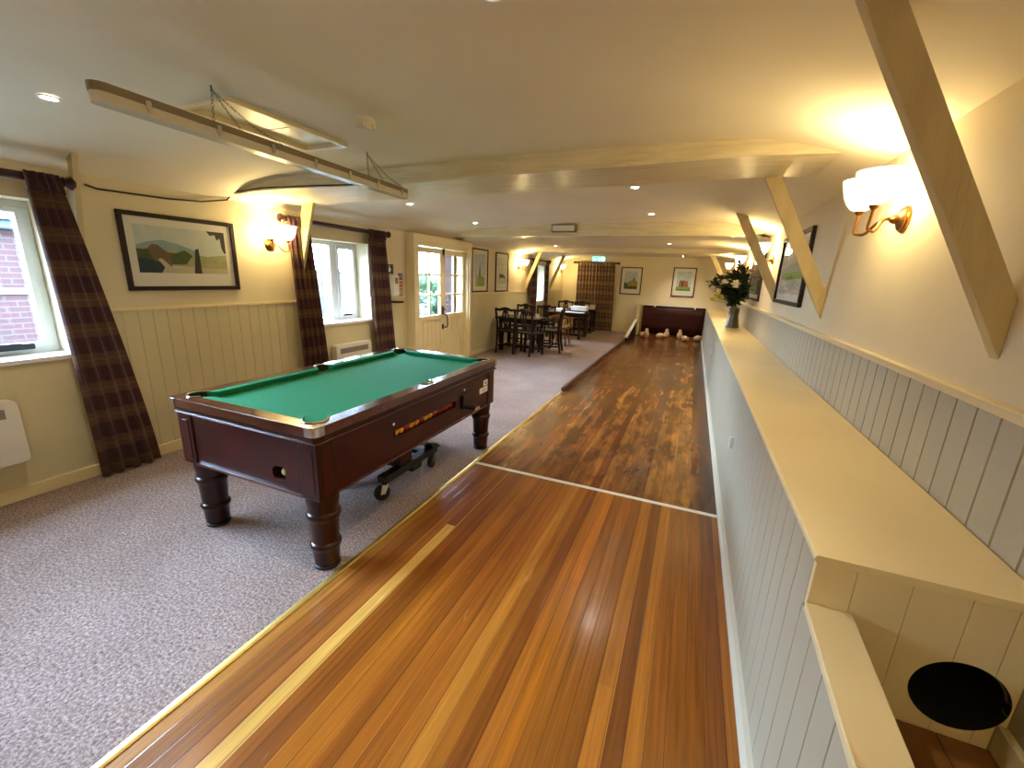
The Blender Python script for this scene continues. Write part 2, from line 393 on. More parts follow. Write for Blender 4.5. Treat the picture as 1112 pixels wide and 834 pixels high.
        if bevel:
            bv = o.modifiers.new('bevel', 'BEVEL'); bv.width = bevel; bv.segments = 2; bv.limit_method = 'ANGLE'; bv.angle_limit = math.radians(40)
        return o

def tag(o, label=None, cat=None, group=None, kind=None):
    if label: o['label'] = label
    if cat: o['category'] = cat
    if group: o['group'] = group
    if kind: o['kind'] = kind
    return o
def thing(name, label, cat, loc=(0, 0, 0), rotz=0.0, group=None, kind=None):
    o = bpy.data.objects.new(name, None); COL.objects.link(o); o.empty_display_size = 0.1
    o.location = loc; o.rotation_euler = (0, 0, rotz)
    return tag(o, label, cat, group, kind)
def dup(root, loc, rotz=None, label=None, group=None):
    r = root.copy(); COL.objects.link(r); r.location = loc
    if rotz is not None: r.rotation_euler = (0, 0, rotz)
    if label: r['label'] = label
    if group: r['group'] = group
    for ch in list(root.children):
        c = ch.copy(); COL.objects.link(c); c.parent = r
        for g in list(ch.children):
            d = g.copy(); COL.objects.link(d); d.parent = c
    return r
def struct(o): o['kind'] = 'structure'; return o

# ------------------------------------------------------------------ room numbers (metres; camera at x=0, y=0, z=1.5)
XL, XR, YN, YF = -3.80, 0.80, -2.4, 13.0
def interp(P, x):
    if x <= P[0][0]: return P[0][1]
    for (a, za), (b, zb) in zip(P, P[1:]):
        if x <= b: return za + (zb - za) * (x - a) / (b - a)
    return P[-1][1]
CEIL1 = [(-3.8, 2.05), (-3.7, 2.12), (-3.55, 2.18), (-3.3, 2.222), (-2.9, 2.246), (-2.4, 2.264), (-1.6, 2.28), (-0.6, 2.29), (0.1, 2.285), (0.32, 2.262), (0.5, 2.215), (0.65, 2.165), (0.8, 2.115)]
CEIL2 = [(-3.8, 2.02), (-3.65, 2.07), (-3.45, 2.11), (-3.2, 2.14), (-2.9, 2.16), (-2.4, 2.18), (-1.6, 2.19), (-0.6, 2.19), (0.1, 2.185), (0.32, 2.175), (0.5, 2.155), (0.65, 2.13), (0.8, 2.10)]
def cz(x, y): return interp(CEIL1 if y < 6.45 else CEIL2, x)

# floor (carpet) and outside ground
struct(B().box(XL - 0.3, LX0, YN, YF + 0.1, -0.06, 0.0).build('floor', M['carpet'], world=True))
struct(B().box(0.36, XR + 0.1, YN, YF + 0.1, -0.06, 0.0).build('floor', M['warmwood'], world=True))

# ceiling
HX0, HX1, HY0, HY1 = -2.46, -2.15, 1.55, 2.26
xs = sorted(set([q[0] for q in CEIL1] + [HX0, HX1] + [-3.8 + 0.2 * k for k in range(24)]))
xs = [x for x in xs if x <= 0.8001]
b = B()
ys = [YN, 0.0, HY0, HY1, 4.0, 6.45]
def grid(b, xs, ys, f, skip=None):
    V = [[b.bm.verts.new((x, y, f(x, y))) for y in ys] for x in xs]
    for i in range(len(xs) - 1):
        for j in range(len(ys) - 1):
            if skip and skip(xs[i], xs[i+1], ys[j], ys[j+1]): continue
            b.face([V[i][j], V[i+1][j], V[i+1][j+1], V[i][j+1]])
grid(b, xs, ys, lambda x, y: interp(CEIL1, x), lambda a, c, d, e: a >= HX0 - 1e-4 and c <= HX1 + 1e-4 and d >= HY0 - 1e-4 and e <= HY1 + 1e-4)
grid(b, xs, [6.45, 9.0, YF + 0.1], lambda x, y: interp(CEIL2, x))
o = struct(b.build('ceiling', M['ceiling'], smooth=True))
o = struct(B().box(XL - 0.3, XR + 0.3, YN - 0.1, YF + 0.3, 2.62, 2.68).build('ceiling', M['ceiling'], world=True))   # loft deck over the plaster

# ------------------------------------------------------------------ walls
W1 = (-0.62, 1.44, 0.885, 1.85); W2 = (3.36, 4.335, 0.90, 1.82); W3 = (10.35, 11.15, 0.90, 1.80); DR = (5.22, 6.72, 0.0, 1.90)  # W1 runs on out of view, widened to let in more daylight
def wall_boxes(b, x0, x1, z0, z1, opens):
    """left wall slab between z0 and z1 with the openings left out"""
    y = YN
    for o in sorted(opens):
        b.box(x0, x1, y, o[0], z0, z1)
        if o[2] > z0: b.box(x0, x1, o[0], o[1], z0, min(o[2], z1))
        if o[3] < z1: b.box(x0, x1, o[0], o[1], max(o[3], z0), z1)
        y = o[1]
    b.box(x0, x1, y, YF, z0, z1)
b = B(); wall_boxes(b, XL - 0.30, XL, 0.0, 2.64, [W1, W2, W3, DR])
struct(b.build('wall_left', M['plaster'], world=True))
struct(B().box(XR, XR + 0.15, YN, YF, 0.0, 2.64).build('wall_right', M['plaster'], world=True))
struct(B().box(XL - 0.3, XR + 0.15, YF, YF + 0.15, 0.0, 2.64).build('wall_far', M['plaster'], world=True))
struct(B().box(XL - 0.3, XR + 0.15, YN - 0.15, YN, 0.0, 2.64).build('wall_near', M['plaster'], world=True))

def boarding(b, axis, fixed, out, a0, a1, z0, z1, pitch=0.097, g=0.006, d=0.006, th=0.010):
    """tongue and groove boards along an axis; face stands off by th, v grooves d deep"""
    n = max(1, round((a1 - a0) / pitch)); p = (a1 - a0) / n
    prof = [(a0, 0.0), (a0, th)]
    for k in range(1, n):
        c = a0 + k * p; prof += [(c - g/2, th), (c, th - d), (c + g/2, th)]
    prof += [(a1, th), (a1, 0.0)]
    lo, hi = [], []
    for a, t in prof:
        q = fixed + out * t
        lo.append(b.bm.verts.new((q, a, z0) if axis == 'y' else (a, q, z0)))
        hi.append(b.bm.verts.new((q, a, z1) if axis == 'y' else (a, q, z1)))
    for i in range(len(prof) - 1): b.face([lo[i], lo[i+1], hi[i+1], hi[i]])
    for i in range(1, len(prof) - 2):
        b.face([hi[0], hi[i], hi[i+1]]) if False else None
# left dado boarding (below windows too), split at the openings
DZ = 1.155
segs = [(YN, W1[0], DZ), (W1[0], W1[1], W1[2] - 0.03), (W1[1], W2[0], DZ), (W2[0], W2[1], W2[2] - 0.03), (W2[1], 5.09, DZ), (6.78, W3[0], DZ), (W3[0], W3[1], W3[2] - 0.03), (W3[1], YF, DZ)]
b = B()
for a0, a1, zt in segs:
    if zt < 1.0: b.box(XL, XL + 0.010, a0, a1, 0.0, zt)
    else: boarding(b, 'y', XL, 1, a0, a1, 0.0, zt, g=0.0045, d=0.0045)
struct(b.build('wall_left_panelling', M['panel'], world=True))
b = B()
for a0, a1 in [(YN, W1[0]), (W1[1], W2[0]), (W2[1], 5.09), (6.78, W3[0]), (W3[1], YF)]: b.box(XL, XL + 0.018, a0, a1, DZ, DZ + 0.018)
struct(b.build('trim_1', M['gloss_cream'], world=True))
b = B()
for a0, a1 in [(YN, 5.09), (6.78, YF)]: b.box(XL, XL + 0.024, a0, a1, 0.0, 0.085)
struct(b.build('baseboard_left', M['gloss_cream'], world=True, bevel=0.004))
struct(B().box(XL, -1.42, YF - 0.02, YF, 0.0, 0.085).build('baseboard_far', M['gloss_cream'], world=True))
# right dado
b = B(); boarding(b, 'y', XR, -1, YN, YF, 0.45, 1.19, pitch=0.1045, g=0.009, d=0.007)
struct(b.build('wall_right_panelling', M['panel_daylit'], world=True))
b = B().box(XR - 0.022, XR, YN, YF, 1.19, 1.212); b.box(XR - 0.030, XR, YN, YF, 1.212, 1.222)
struct(b.build('trim_2', M['gloss_cream'], world=True, bevel=0.003))

struct(B().poly([[(XL - 0.5, 2.70), (XL - 0.5, 2.80), (-1.5, 5.2), (XR + 0.35, 2.80), (XR + 0.35, 2.70)]], lambda u, v, w: (u, w, v), YN - 0.2, YF + 0.2).build('roof', M['rooftile'], world=True))  # unseen high roof, added to keep sky light off the outbuilding brick

# ------------------------------------------------------------------ windows and door
def window(name, W, panes, handle_y=None, black=False, frame=0.042):
    y0, y1, z0, z1 = W; X = -4.0
    e = thing(name, None, None, (X, (y0+y1)/2, z0)); e['kind'] = 'structure'
    b = B(); F = frame
    b.box(X-0.06, X, y0, y1, z0, z0+F); b.box(X-0.06, X, y0, y1, z1-F, z1); b.box(X-0.06, X, y0, y0+F, z0+F, z1-F); b.box(X-0.06, X, y1-F, y1, z0+F, z1-F)
    for (a, c) in zip(panes, panes[1:]): b.box(X-0.06, X, a[1], c[0], z0+F, z1-F)
    b.build('window_frame', M['upvc'], e, world=True, bevel=0.004)
    for i, (a, c, cas) in enumerate(panes):
        g = 0.0
        if cas:
            g = 0.032; b = B()
            b.box(X-0.045, X+0.016, a, c, z0+F, z0+F+g); b.box(X-0.045, X+0.016, a, c, z1-F-g, z1-F); b.box(X-0.045, X+0.016, a, a+g, z0+F+g, z1-F-g); b.box(X-0.045, X+0.016, c-g, c, z0+F+g, z1-F-g)
            b.build('casement', M['upvc'], e, world=True, bevel=0.003)
        B().box(X-0.032, X-0.028, a+g, c-g, z0+F+g, z1-F-g).build('pane', M['pane'], e, world=True)
    B().box(-4.0, XL + 0.03, y0 - 0.03, y1 + 0.012, z0 - 0.026, z0 + 0.005).build('window_sill', M['white'], e, world=True, bevel=0.006)
    if handle_y is not None:
        b = B(); zz = z0 + F + 0.005
        if black:
            b.rbox(X+0.016, X+0.034, handle_y-0.20, handle_y+0.17, zz-0.012, zz+0.026, 0.008, 2, 'x'); b.rbox(X+0.034, X+0.05, handle_y-0.16, handle_y+0.11, zz+0.006, zz+0.034, 0.006, 2, 'x')
        else:
            b.rbox(X+0.016, X+0.03, handle_y-0.07, handle_y+0.07, zz+0.004, zz+0.026, 0.006, 2, 'x')
        b.build('window_handle', M['black'], e, world=True)
    return e
window('window_1', W1, [(W1[0]+0.042, 0.02, True), (0.08, 0.70, False), (0.76, W1[1]-0.042, True)], 1.14, True)
window('window_2', W2, [(W2[0]+0.042, 3.905, False), (4.0, W2[1]-0.042, True)], 4.12)
window('window_3', W3, [(W3[0]+0.042, 10.72, False), (10.78, W3[1]-0.042, True)])

door = thing('door_1', None, None, (XL, 5.97, 0.0)); door['kind'] = 'structure'
b = B()
b.box(XL - 0.12, -3.68, 5.09, 5.24, 0, 2.04); b.box(XL - 0.12, -3.68, 6.69, 6.79, 0, 2.02); 
b.box(XL - 0.12, -3.68, 5.24, 6.69, 1.885, 2.035)
b.box(-3.68, -3.655, 5.09, 5.175, 0, 2.04); b.box(-3.68, -3.655, 6.72, 6.79, 0, 2.04); b.box(-3.68, -3.655, 5.175, 6.72, 1.95, 2.04)
b.build('door_frame', M['gloss_cream'], door, world=True, bevel=0.004)
for k, (a, c) in enumerate(((5.255, 5.978), (5.984, 6.685))):
    X0, X1 = -3.785, -3.74
    lf = B(); st = 0.062; gb, gt = 0.862, 1.80
    lf.box(X0, X1, a, a+st, 0.01, 1.875); lf.box(X0, X1, c-st-0.02, c, 0.01, 1.875); lf.box(X0, X1, a+st, c-st-0.02, gt, 1.875)
    lf.box(X0, X1, a+st, c-st-0.02, 0.79, gb); lf.box(X0, X1, a+st, c-st-0.02, 0.01, 0.16)
    leaf = lf.build('door_leaf', M['gloss_cream'], door, world=True, bevel=0.003)
    bb = B(); boarding(bb, 'y', X0 + 0.012, 1, a+st, c-st-0.02, 0.16, 0.79, pitch=0.115, g=0.016, d=0.012, th=0.014)
    o = bb.build('boarded_panel', M['gloss_cream']); o.parent = leaf; o.location = -Vector(door.location)
    g0, g1 = a+st, c-st-0.02; mb = B(); mid = (g0+g1)/2
    mb.box(X0+0.008, X1-0.004, mid-0.012, mid+0.012, gb, gt)
    for q in (1, 2):
        z = gb + (gt-gb)*q/3; mb.box(X0+0.008, X1-0.004, g0, mid-0.012, z-0.011, z+0.011); mb.box(X0+0.008, X1-0.004, mid+0.012, g1, z-0.011, z+0.011)
    o = mb.build('glazing_bars', M['gloss_cream']); o.parent = leaf; o.location = -Vector(door.location)
    o = B().box(X0+0.018, X0+0.022, g0, g1, gb, gt).build('pane', M['pane']); o.parent = leaf; o.location = -Vector(door.location)
b = B(); b.rbox(-3.74, -3.725, 5.935, 5.975, 0.86, 0.99, 0.006, 2, 'x'); b.tube([(-3.725, 5.955, 0.94), (-3.69, 5.955, 0.94), (-3.685, 5.90, 0.935)], 0.009)
b.rbox(-3.74, -3.725, 5.935, 5.975, 0.62, 0.70, 0.006, 2, 'x')
b.build('door_lock', M['blackmetal'], door, world=True)
b = B(); b.tube([(-3.74, 6.02, 0.86), (-3.70, 6.02, 0.85), (-3.69, 6.025, 0.78), (-3.69, 6.03, 0.68), (-3.70, 6.02, 0.65), (-3.74, 6.02, 0.645)], 0.011)
b.build('door_handle', M['mahog_red'], door, world=True, smooth=True)
b = B(); b.box(-3.74, -3.725, 5.965, 5.99, 1.79, 1.90); b.tube([(-3.718, 5.978, 1.74), (-3.718, 5.978, 1.92)], 0.007)
b.build('door_bolt', M['blackmetal'], door, world=True)

B().box(-4.11, -3.93, 6.60, 6.725, 0.0, 1.90).build('brick_reveal', M['brick'], door, world=True)

# ------------------------------------------------------------------ beams and braces
def beam(y0, y1, bottom, label, x0=XL, x1=0.70, step=0.05, skew=0.0):
    n = int((x1 - x0) / step) + 1; X = [x0 + (x1 - x0) * i / n for i in range(n + 1)]
    b = B(); rows = []
    for i, x in enumerate(X):
        w = 0.004 * math.sin(3.1 * x + y0) - skew * min(1.0, max(0.0, (-2.3 - x) / 1.5)) ; zb = interp(bottom, x)
        zt = max(cz(x, y0 - 0.02), cz(x, y1 + 0.1)) + 0.03
        zt = max(zt, zb + 0.02)
        rows.append([b.bm.verts.new(q) for q in ((x, y0 + w, zb), (x, y1 + 0.004 * math.sin(3.1 * x), zb + 0.004 * math.sin(4 * x)), (x, y1, zt), (x, y0 + w, zt))])
    for r, q in zip(rows, rows[1:]):
        for k in range(4): b.face([r[k], r[(k+1) % 4], q[(k+1) % 4], q[k]])
    b.face(rows[0][::-1]); b.face(rows[-1])
    o = b.build('ceiling_beam', M['beam'], world=True)
    return tag(o, label, 'beam')
BB = [(-3.8, 2.09), (-3.55, 2.12), (-3.2, 2.137), (-2.25, 2.152), (0.22, 2.19), (0.62, 2.178), (0.7, 2.165)]
beam(2.85, 3.40, BB, 'deep cream boxed ceiling beam nearest the camera, rough white paint underneath', skew=0.2)
beam(6.30, 6.60, [(-3.8, 2.08), (-3.4, 2.10), (0.3, 2.112), (0.6, 2.125), (0.7, 2.135)], 'cream ceiling beam with the small grey box on its face, second from the camera')
beam(9.75, 10.02, [(-3.8, 2.06), (-3.4, 2.095), (0.3, 2.10), (0.6, 2.115), (0.7, 2.125)], 'thin cream ceiling beam farthest from the camera')

def brace(poly, y0, label, th=0.032):
    b = B().poly([poly], lambda u, v, w: (u, w, v), y0, y0 + th)
    o = b.build('timber_brace', M['brace'], world=True, bevel=0.003)
    return tag(o, label, 'brace')
RP = [(0.291, 2.285), (0.382, 2.285), (XR, 1.492), (XR, 1.325)]
brace(RP, 1.58, 'big cream slanting timber brace nearest the camera on the lane wall', 0.045)
brace([(0.325, 2.20), (0.422, 2.20), (XR, 1.48), (XR, 1.30)], 3.405, 'lit cream slanting brace under the nearest beam, over a picture on the lane wall')
brace([(0.305, 2.27), (0.412, 2.27), (XR, 1.54), (XR, 1.35)], 5.45, 'cream slanting brace just right of the flower vase, on the lane wall')
brace([(0.25, 2.19), (0.36, 2.19), (XR, 1.40), (XR, 1.20)], 11.8, 'farthest cream slanting brace of the lane wall, left of the flowers')
brace([(XL, 1.45), (XL, 1.85), (-3.715, 2.075), (-3.715, 2.2), (-3.63, 2.2)], 1.56, 'grey cream brace beside the nearest curtain on the window wall')
brace([(XL, 1.21), (XL, 1.62), (-3.635, 2.125), (-3.49, 2.13)], 3.25, 'yellow lit slanting brace beside the double wall lamp, window wall')
brace([(XL, 1.18), (XL, 1.40), (-3.50, 2.11), (-3.40, 2.12)], 9.80, 'slim cream brace in front of the far dark curtain, window wall')
brace([(XL, 1.18), (XL, 1.40), (-3.50, 2.11), (-3.40, 2.12)], 11.75, 'slim cream brace beyond the far window, farthest on the window wall')

# ------------------------------------------------------------------ lane
lane = thing('skittle_lane', 'long polished strip-wood skittle lane with a white line across', 'lane', ((LX0+LX1)/2, 5.0, 0))
b = B().box(LX0, LX1 + 0.004, YN, YF + 0.1, -0.05, 0.0)
o = b.build('lane_boards', M['lane']); o.parent = lane; o.location = -Vector(lane.location)
B().box(-1.47, 0.355, 2.835, 2.872, 0.0, 0.0015).build('foul_line', M['white'], lane, world=True)
tag(B().poly([[(-1.503, 0), (-1.503, 0.004), (-1.493, 0.007), (-1.481, 0.007), (-1.472, 0.003), (-1.472, 0)]], lambda u, v, w: (u, w, v), YN, 5.40).build('edging_strip', M['brass_strip'], world=True),
    'thin polished brass strip between the carpet and the lane', 'edging strip')
tag(B().box(-1.50, -1.452, 5.40, 10.94, 0.0, 0.062).build('lane_kerb', M['kerb'], world=True, bevel=0.005),
    'dark wooden kerb along the carpet side of the lane', 'kerb')
rail = thing('lane_side_board', 'low side board with sloping white cap at the far end of the lane', 'board', (-1.44, 11.9, 0))
B().poly([[(10.95, 0), (10.95, 0.10), (12.72, 0.40), (12.72, 0)]], lambda u, v, w: (w, u, v), -1.46, -1.42).build('side_board', M['darkwood'], rail, world=True)
B().poly([[(10.93, 0.10), (10.93, 0.135), (12.72, 0.438), (12.72, 0.402)]], lambda u, v, w: (w, u, v), -1.475, -1.405).build('cap', M['white'], rail, world=True)
B().box(-1.47, -1.38, 12.72, 12.96, 0, 0.87).build('post', M['panel'], rail, world=True, bevel=0.004)

# back of the skittle pit
pit = thing('pit_backboard', 'dark red padded backboard with white top strip at the lane end', 'backboard', (-0.45, 12.93, 0))
b = B()
X0, X1 = -1.30, 0.352
n = 40
V0 = [];
for z in (0.03, 0.3, 0.6, 0.845):
    V0.append([b.bm.verts.new((X0 + (X1-X0)*i/n, 12.93 + 0.012*math.sin(9*i/n*PI)*(1 - z), z)) for i in range(n+1)])
for r, q in zip(V0, V0[1:]):
    for i in range(n): b.face([r[i], r[i+1], q[i+1], q[i]])
bd = b.build('padded_sheet', M['backboard'], pit, world=True, smooth=True)
sol = bd.modifiers.new('thick', 'SOLIDIFY'); sol.thickness = 0.03; sol.offset = 0
B().box(X0 - 0.05, X1, 12.90, 12.965, 0.845, 0.868).build('top_strip', M['white'], pit, world=True, bevel=0.003)
for x, t in ((-0.96, 0.035), (0.085, 0.0)):
    B().hexa([(x-0.02-t, 12.885, 0.80), (x+0.02-t, 12.885, 0.80), (x+0.02-t, 12.91, 0.80), (x-0.02-t, 12.91, 0.80),
              (x-0.02, 12.885, 0.88), (x+0.02, 12.885, 0.88), (x+0.02, 12.91, 0.88), (x-0.02, 12.91, 0.88)]).build('hanging_clip', M['paper'], pit, world=True)
B().box(-1.36, 0.352, 12.30, 12.34, 0.0, 0.012).build('threshold', M['midwood'], pit, world=True)

# skittle pins
PINP = [(0.032, 0), (0.052, 0.02), (0.072, 0.08), (0.074, 0.11), (0.062, 0.155), (0.046, 0.19), (0.040, 0.205), (0.045, 0.225), (0.040, 0.245), (0.018, 0.258)]
pp = [(-1.06, 12.12, 'standing pale skittle pin nearest the side board with the white cap'), (-0.55, 12.45, 'standing pale skittle pin in the middle of the lane end'),
      (-0.21, 12.45, 'standing pale skittle pin nearest the ledge wall')]
pin0 = tag(B().lathe(PINP, n=18).build('skittle_pin', M['pin'], smooth=True), pp[0][2], 'skittle pin', 'skittle pins at the lane end'); pin0.location = (pp[0][0], pp[0][1], 0)
for x, y, lb in pp[1:]:
    q = pin0.copy(); COL.objects.link(q); q.location = (x, y, 0); q['label'] = lb
for x, y, rz, lb in ((-0.80, 12.22, 1.2, 'fallen pale skittle pin lying between the outer and middle standing pins'), (-0.12, 12.10, 0.5, 'fallen pale skittle pin lying in front of the standing pin nearest the wall'),
                     (0.16, 12.25, 1.9, 'fallen pale skittle pin lying tight against the ledge wall'), (-1.24, 12.10, 2.2, 'fallen pale skittle pin lying beside the side board with the white cap')):
    q = pin0.copy(); COL.objects.link(q); q.location = (x, y, 0.072); q.rotation_euler = (PI/2 - 0.12, 0, rz); q['label'] = lb

# ------------------------------------------------------------------ ledge box along the right wall
LZ = 0.868
led = thing('ball_return_casing', 'long boarded casing with broad cream ledge top along the lane wall', 'casing', (0.58, 6.0, 0))
b = B(); boarding(b, 'y', 0.375, -1, YN, YF, 0.0, 0.70, pitch=0.1045, g=0.007, d=0.006, th=0.008)
boarding(b, 'y', 0.375, -1, 1.156, YF, 0.70, LZ - 0.02, pitch=0.1045, g=0.007, d=0.006, th=0.008)
b.box(0.375, 0.395, YN, YF, 0.0, 0.69); b.box(0.375, 0.395, 1.156, YF, 0.69, LZ - 0.02)
o = b.build('side_boarding', M['panel_daylit']); o.parent = led; o.location = -Vector(led.location)
B().rbox(0.358, XR - 0.011, 1.122, YF, LZ - 0.021, LZ, 0.008, 3, 'y').build('ledge_top', M['gloss_cream'], led, world=True, bevel=0.004)
B().poly([[(0.367, 0), (0.335, 0), (0.337, 0.014), (0.35, 0.028), (0.367, 0.034)]], lambda u, v, w: (u, w, v), YN, 12.9).build('quadrant_skirting', M['skirting'], led, world=True)
# end boards with the round hole
cx_, cz_, R_ = 0.693, 0.585, 0.091
b = B(); Y0, Y1 = 1.135, 1.155
edges = [0.366, 0.452, 0.558, 0.664, 0.74, XR - 0.011]
for a, c in zip(edges, edges[1:]):
    a2, c2 = a + 0.0006, c - 0.0006; N = 14
    X = sorted(set([a2 + (c2 - a2) * i / N for i in range(N + 1)] + [x for x in [cx_ + R_*math.cos(PI*k/40) for k in range(41)] if a2 < x < c2]))
    h = [math.sqrt(max(0.0, R_*R_ - (x - cx_)**2)) for x in X]
    if max(h) == 0: b.box(max(a2, 0.368), c2, Y0, Y1, 0.71 if a < 0.4 else 0.40, LZ - 0.021); continue
    up = [(x, cz_ + hh + 1e-4) for x, hh in zip(X, h)] + [(c2, LZ - 0.021), (a2, LZ - 0.021)]
    dn = [(x, cz_ - hh - 1e-4) for x, hh in zip(X, h)] + [(c2, 0.40), (a2, 0.40)]
    for lp in (up, dn): b.poly([lp], lambda u, v, w: (u, w, v), Y0, Y1)
b.build('end_boards', M['gloss_cream'], led, world=True)
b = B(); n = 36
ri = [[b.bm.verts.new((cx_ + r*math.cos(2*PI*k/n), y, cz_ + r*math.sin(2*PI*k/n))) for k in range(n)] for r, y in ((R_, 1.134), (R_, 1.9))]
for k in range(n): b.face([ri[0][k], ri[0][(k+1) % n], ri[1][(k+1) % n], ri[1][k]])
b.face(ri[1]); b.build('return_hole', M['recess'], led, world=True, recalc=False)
b = B(); n = 20
ri = [[b.bm.verts.new((cx_ + r*math.cos(t), y, cz_ + r*math.sin(t))) for t in [math.radians(8 + 58*k/n) for k in range(n+1)]] for r, y in ((R_-0.002, 1.145), (R_-0.002, 1.152), (R_-0.005, 1.152), (R_-0.005, 1.145))]
for q in range(4):
    for k in range(n): b.face([ri[q][k], ri[q][k+1], ri[(q+1) % 4][k+1], ri[(q+1) % 4][k]])
b.build('hole_rim', M['steel'], led, world=True)
for (y, z, s_) in ((2.97, 0.50, 1.0), (6.85, 0.54, 1.0)):
    o = B().rbox(0.345, 0.367, y - 0.018, y + 0.018, z - 0.045, z + 0.035, 0.005, 2, 'x').build('wall_bracket', M['white'], led, world=True)

tro = thing('ball_return_trough', 'open trough with a cream capped side in the near corner by the ledge', 'trough', (0.58, 0.2, 0))
sl = lambda y: 0.727 + (y - 1.135) * 0.078
B().hexa([(0.362, YN, sl(YN)-0.022), (0.462, YN, sl(YN)-0.022), (0.462, 1.132, sl(1.132)-0.022), (0.362, 1.132, sl(1.132)-0.022),
          (0.362, YN, sl(YN)), (0.462, YN, sl(YN)), (0.462, 1.132, sl(1.132)), (0.362, 1.132, sl(1.132))]).build('cap_rail', M['gloss_cream'], tro, world=True, bevel=0.003)
B().hexa([(0.396, YN, 0.30), (0.448, YN, 0.30), (0.448, 1.132, 0.30), (0.396, 1.132, 0.30),
          (0.396, YN, sl(YN)-0.022), (0.448, YN, sl(YN)-0.022), (0.448, 1.132, sl(1.132)-0.022), (0.396, 1.132, sl(1.132)-0.022)]).build('inner_side', M['panel'], tro, world=True)
b = B()
for k in range(3):
    a = 0.45 + k * 0.113; b.box(a, a + 0.11, YN, 1.13, 0.452, 0.470)
b.build('trough_floor', M['warmwood'], tro, world=True)
B().box(0.770, XR - 0.011, YN, 1.132, 0.47, 0.545).build('side_batten', M['panel'], tro, world=True, bevel=0.004)

# ------------------------------------------------------------------ wall lamps
def bez(p0, p1, p2, p3, n=10):
    P = [Vector(p) for p in (p0, p1, p2, p3)]
    return [P[0]*(1-t)**3 + P[1]*3*t*(1-t)**2 + P[2]*3*t*t*(1-t) + P[3]*t**3 for t in [i/n for i in range(n+1)]]
def sconce(first, loc, rotz, label, group, power):
    if first is None:
        t = thing('wall_lamp', label, 'wall lamp', loc, rotz, group)
        B().lathe([(0.055, 0.0), (0.055, 0.008), (0.047, 0.014), (0.047, 0.018), (0.036, 0.024), (0.02, 0.030), (0.018, 0.045), (0.010, 0.055)], n=24, axis='x').build('backplate', M['brass'], t, smooth=True)
        for s in (-1, 1):
            ys = s * 0.088; xs = 0.145
            pts = bez((0.05, 0, 0), (0.10, s*0.02, 0.02), (0.10, s*0.05, -0.075), (xs-0.01, ys-s*0.012, -0.055), 8) + bez((xs, ys-s*0.005, -0.052), (xs+0.012, ys, -0.045), (xs, ys, -0.02), (xs, ys, 0.03), 6)
            arm = B().tube(pts, 0.0065, 8).build('arm', M['brass'], t, smooth=True)
            B().lathe([(0.007, 0.028), (0.016, 0.036), (0.019, 0.048), (0.012, 0.052)], c=(xs, ys, 0), n=16).build('lamp_holder', M['brass'], arm, smooth=True)
            sh = B().lathe([(0.020, 0.046), (0.038, 0.056), (0.057, 0.080), (0.070, 0.110), (0.079, 0.145), (0.086, 0.180)], c=(xs, ys, 0), n=48, cap=False, ribs=16, ribamt=0.02).build('lamp_shade', M['shade'], t, smooth=True)
            B().ball((xs, ys, 0.095), 0.020, 12, 8, (1, 1, 1.5)).build('bulb', M['filament'], sh, smooth=True)
    else: t = dup(first, loc, rotz, label, group)
    for s in (-1, 1):
        ld = bpy.data.lights.new('bulb_light', 'POINT'); ld.energy = power; ld.color = (1.0, 0.80, 0.40); ld.shadow_soft_size = 0.035
        lo = bpy.data.objects.new('bulb_light', ld); COL.objects.link(lo); lo.parent = t; lo.location = (0.145, s*0.088, 0.085)
    return t
PW = 7.6
G = 'brass double wall lamps'
s0 = sconce(None, (XR - 0.001, 2.44, 1.803), PI, 'large lit brass double wall lamp nearest the camera, lane wall', G, PW)
sconce(s0, (XR - 0.001, 5.85, 1.80), PI, 'lit brass double wall lamp just right of the flowers, lane wall', G, PW)
sconce(s0, (XR - 0.001, 8.35, 1.80), PI, 'lit brass double wall lamp above the flowers, lane wall', G, PW)
sconce(s0, (XR - 0.001, 11.0, 1.80), PI, 'farthest lit double wall lamp of the lane wall, left of the flowers', G, PW)
sconce(s0, (XR - 0.001, -0.95, 1.80), PI, 'lit brass double wall lamp above the near ball trough', G, PW)
sconce(s0, (XL + 0.001, 2.98, 1.708), 0, 'lit brass double wall lamp between large picture and curtained window', G, 5.4)
sconce(s0, (XL + 0.001, 9.30, 1.708), 0, 'lit brass double wall lamp right of two tall pictures, window wall', G, PW)
sconce(s0, (XL + 0.001, 12.35, 1.725), 0, 'farthest lit double wall lamp of the window wall, beyond the curtains', G, PW)

# ------------------------------------------------------------------ ceiling fittings
def downlight(first, x, y, label):
    z = cz(x, y); loc = (x, y, z - 0.001)
    if first is None:
        t = thing('downlight', label, 'downlight', loc, 0, 'recessed ceiling downlights')
        B().lathe([(0.043, 0.0), (0.043, -0.004), (0.038, -0.008), (0.031, -0.006), (0.030, 0.0)], n=28, cap=False).build('trim_ring', M['white'], t, smooth=True)
        B().lathe([(0.030, -0.003), (0.022, -0.0055), (0.001, -0.0065)], n=24, cap=False).build('lamp', M['lamp_led'], t, smooth=True)
    else: t = dup(first, loc, None, label)
    ld = bpy.data.lights.new('downlight_lamp', 'SPOT'); ld.energy = 15; ld.color = (1.0, 0.90, 0.72); ld.spot_size = math.radians(110); ld.spot_blend = 0.9; ld.shadow_soft_size = 0.03
    lo = bpy.data.objects.new('downlight_lamp', ld); COL.objects.link(lo); lo.parent = t; lo.location = (0, 0, -0.012)
    return t
d0 = downlight(None, -2.936, 1.216, 'lit downlight above the nearest window, left of the long lamp')
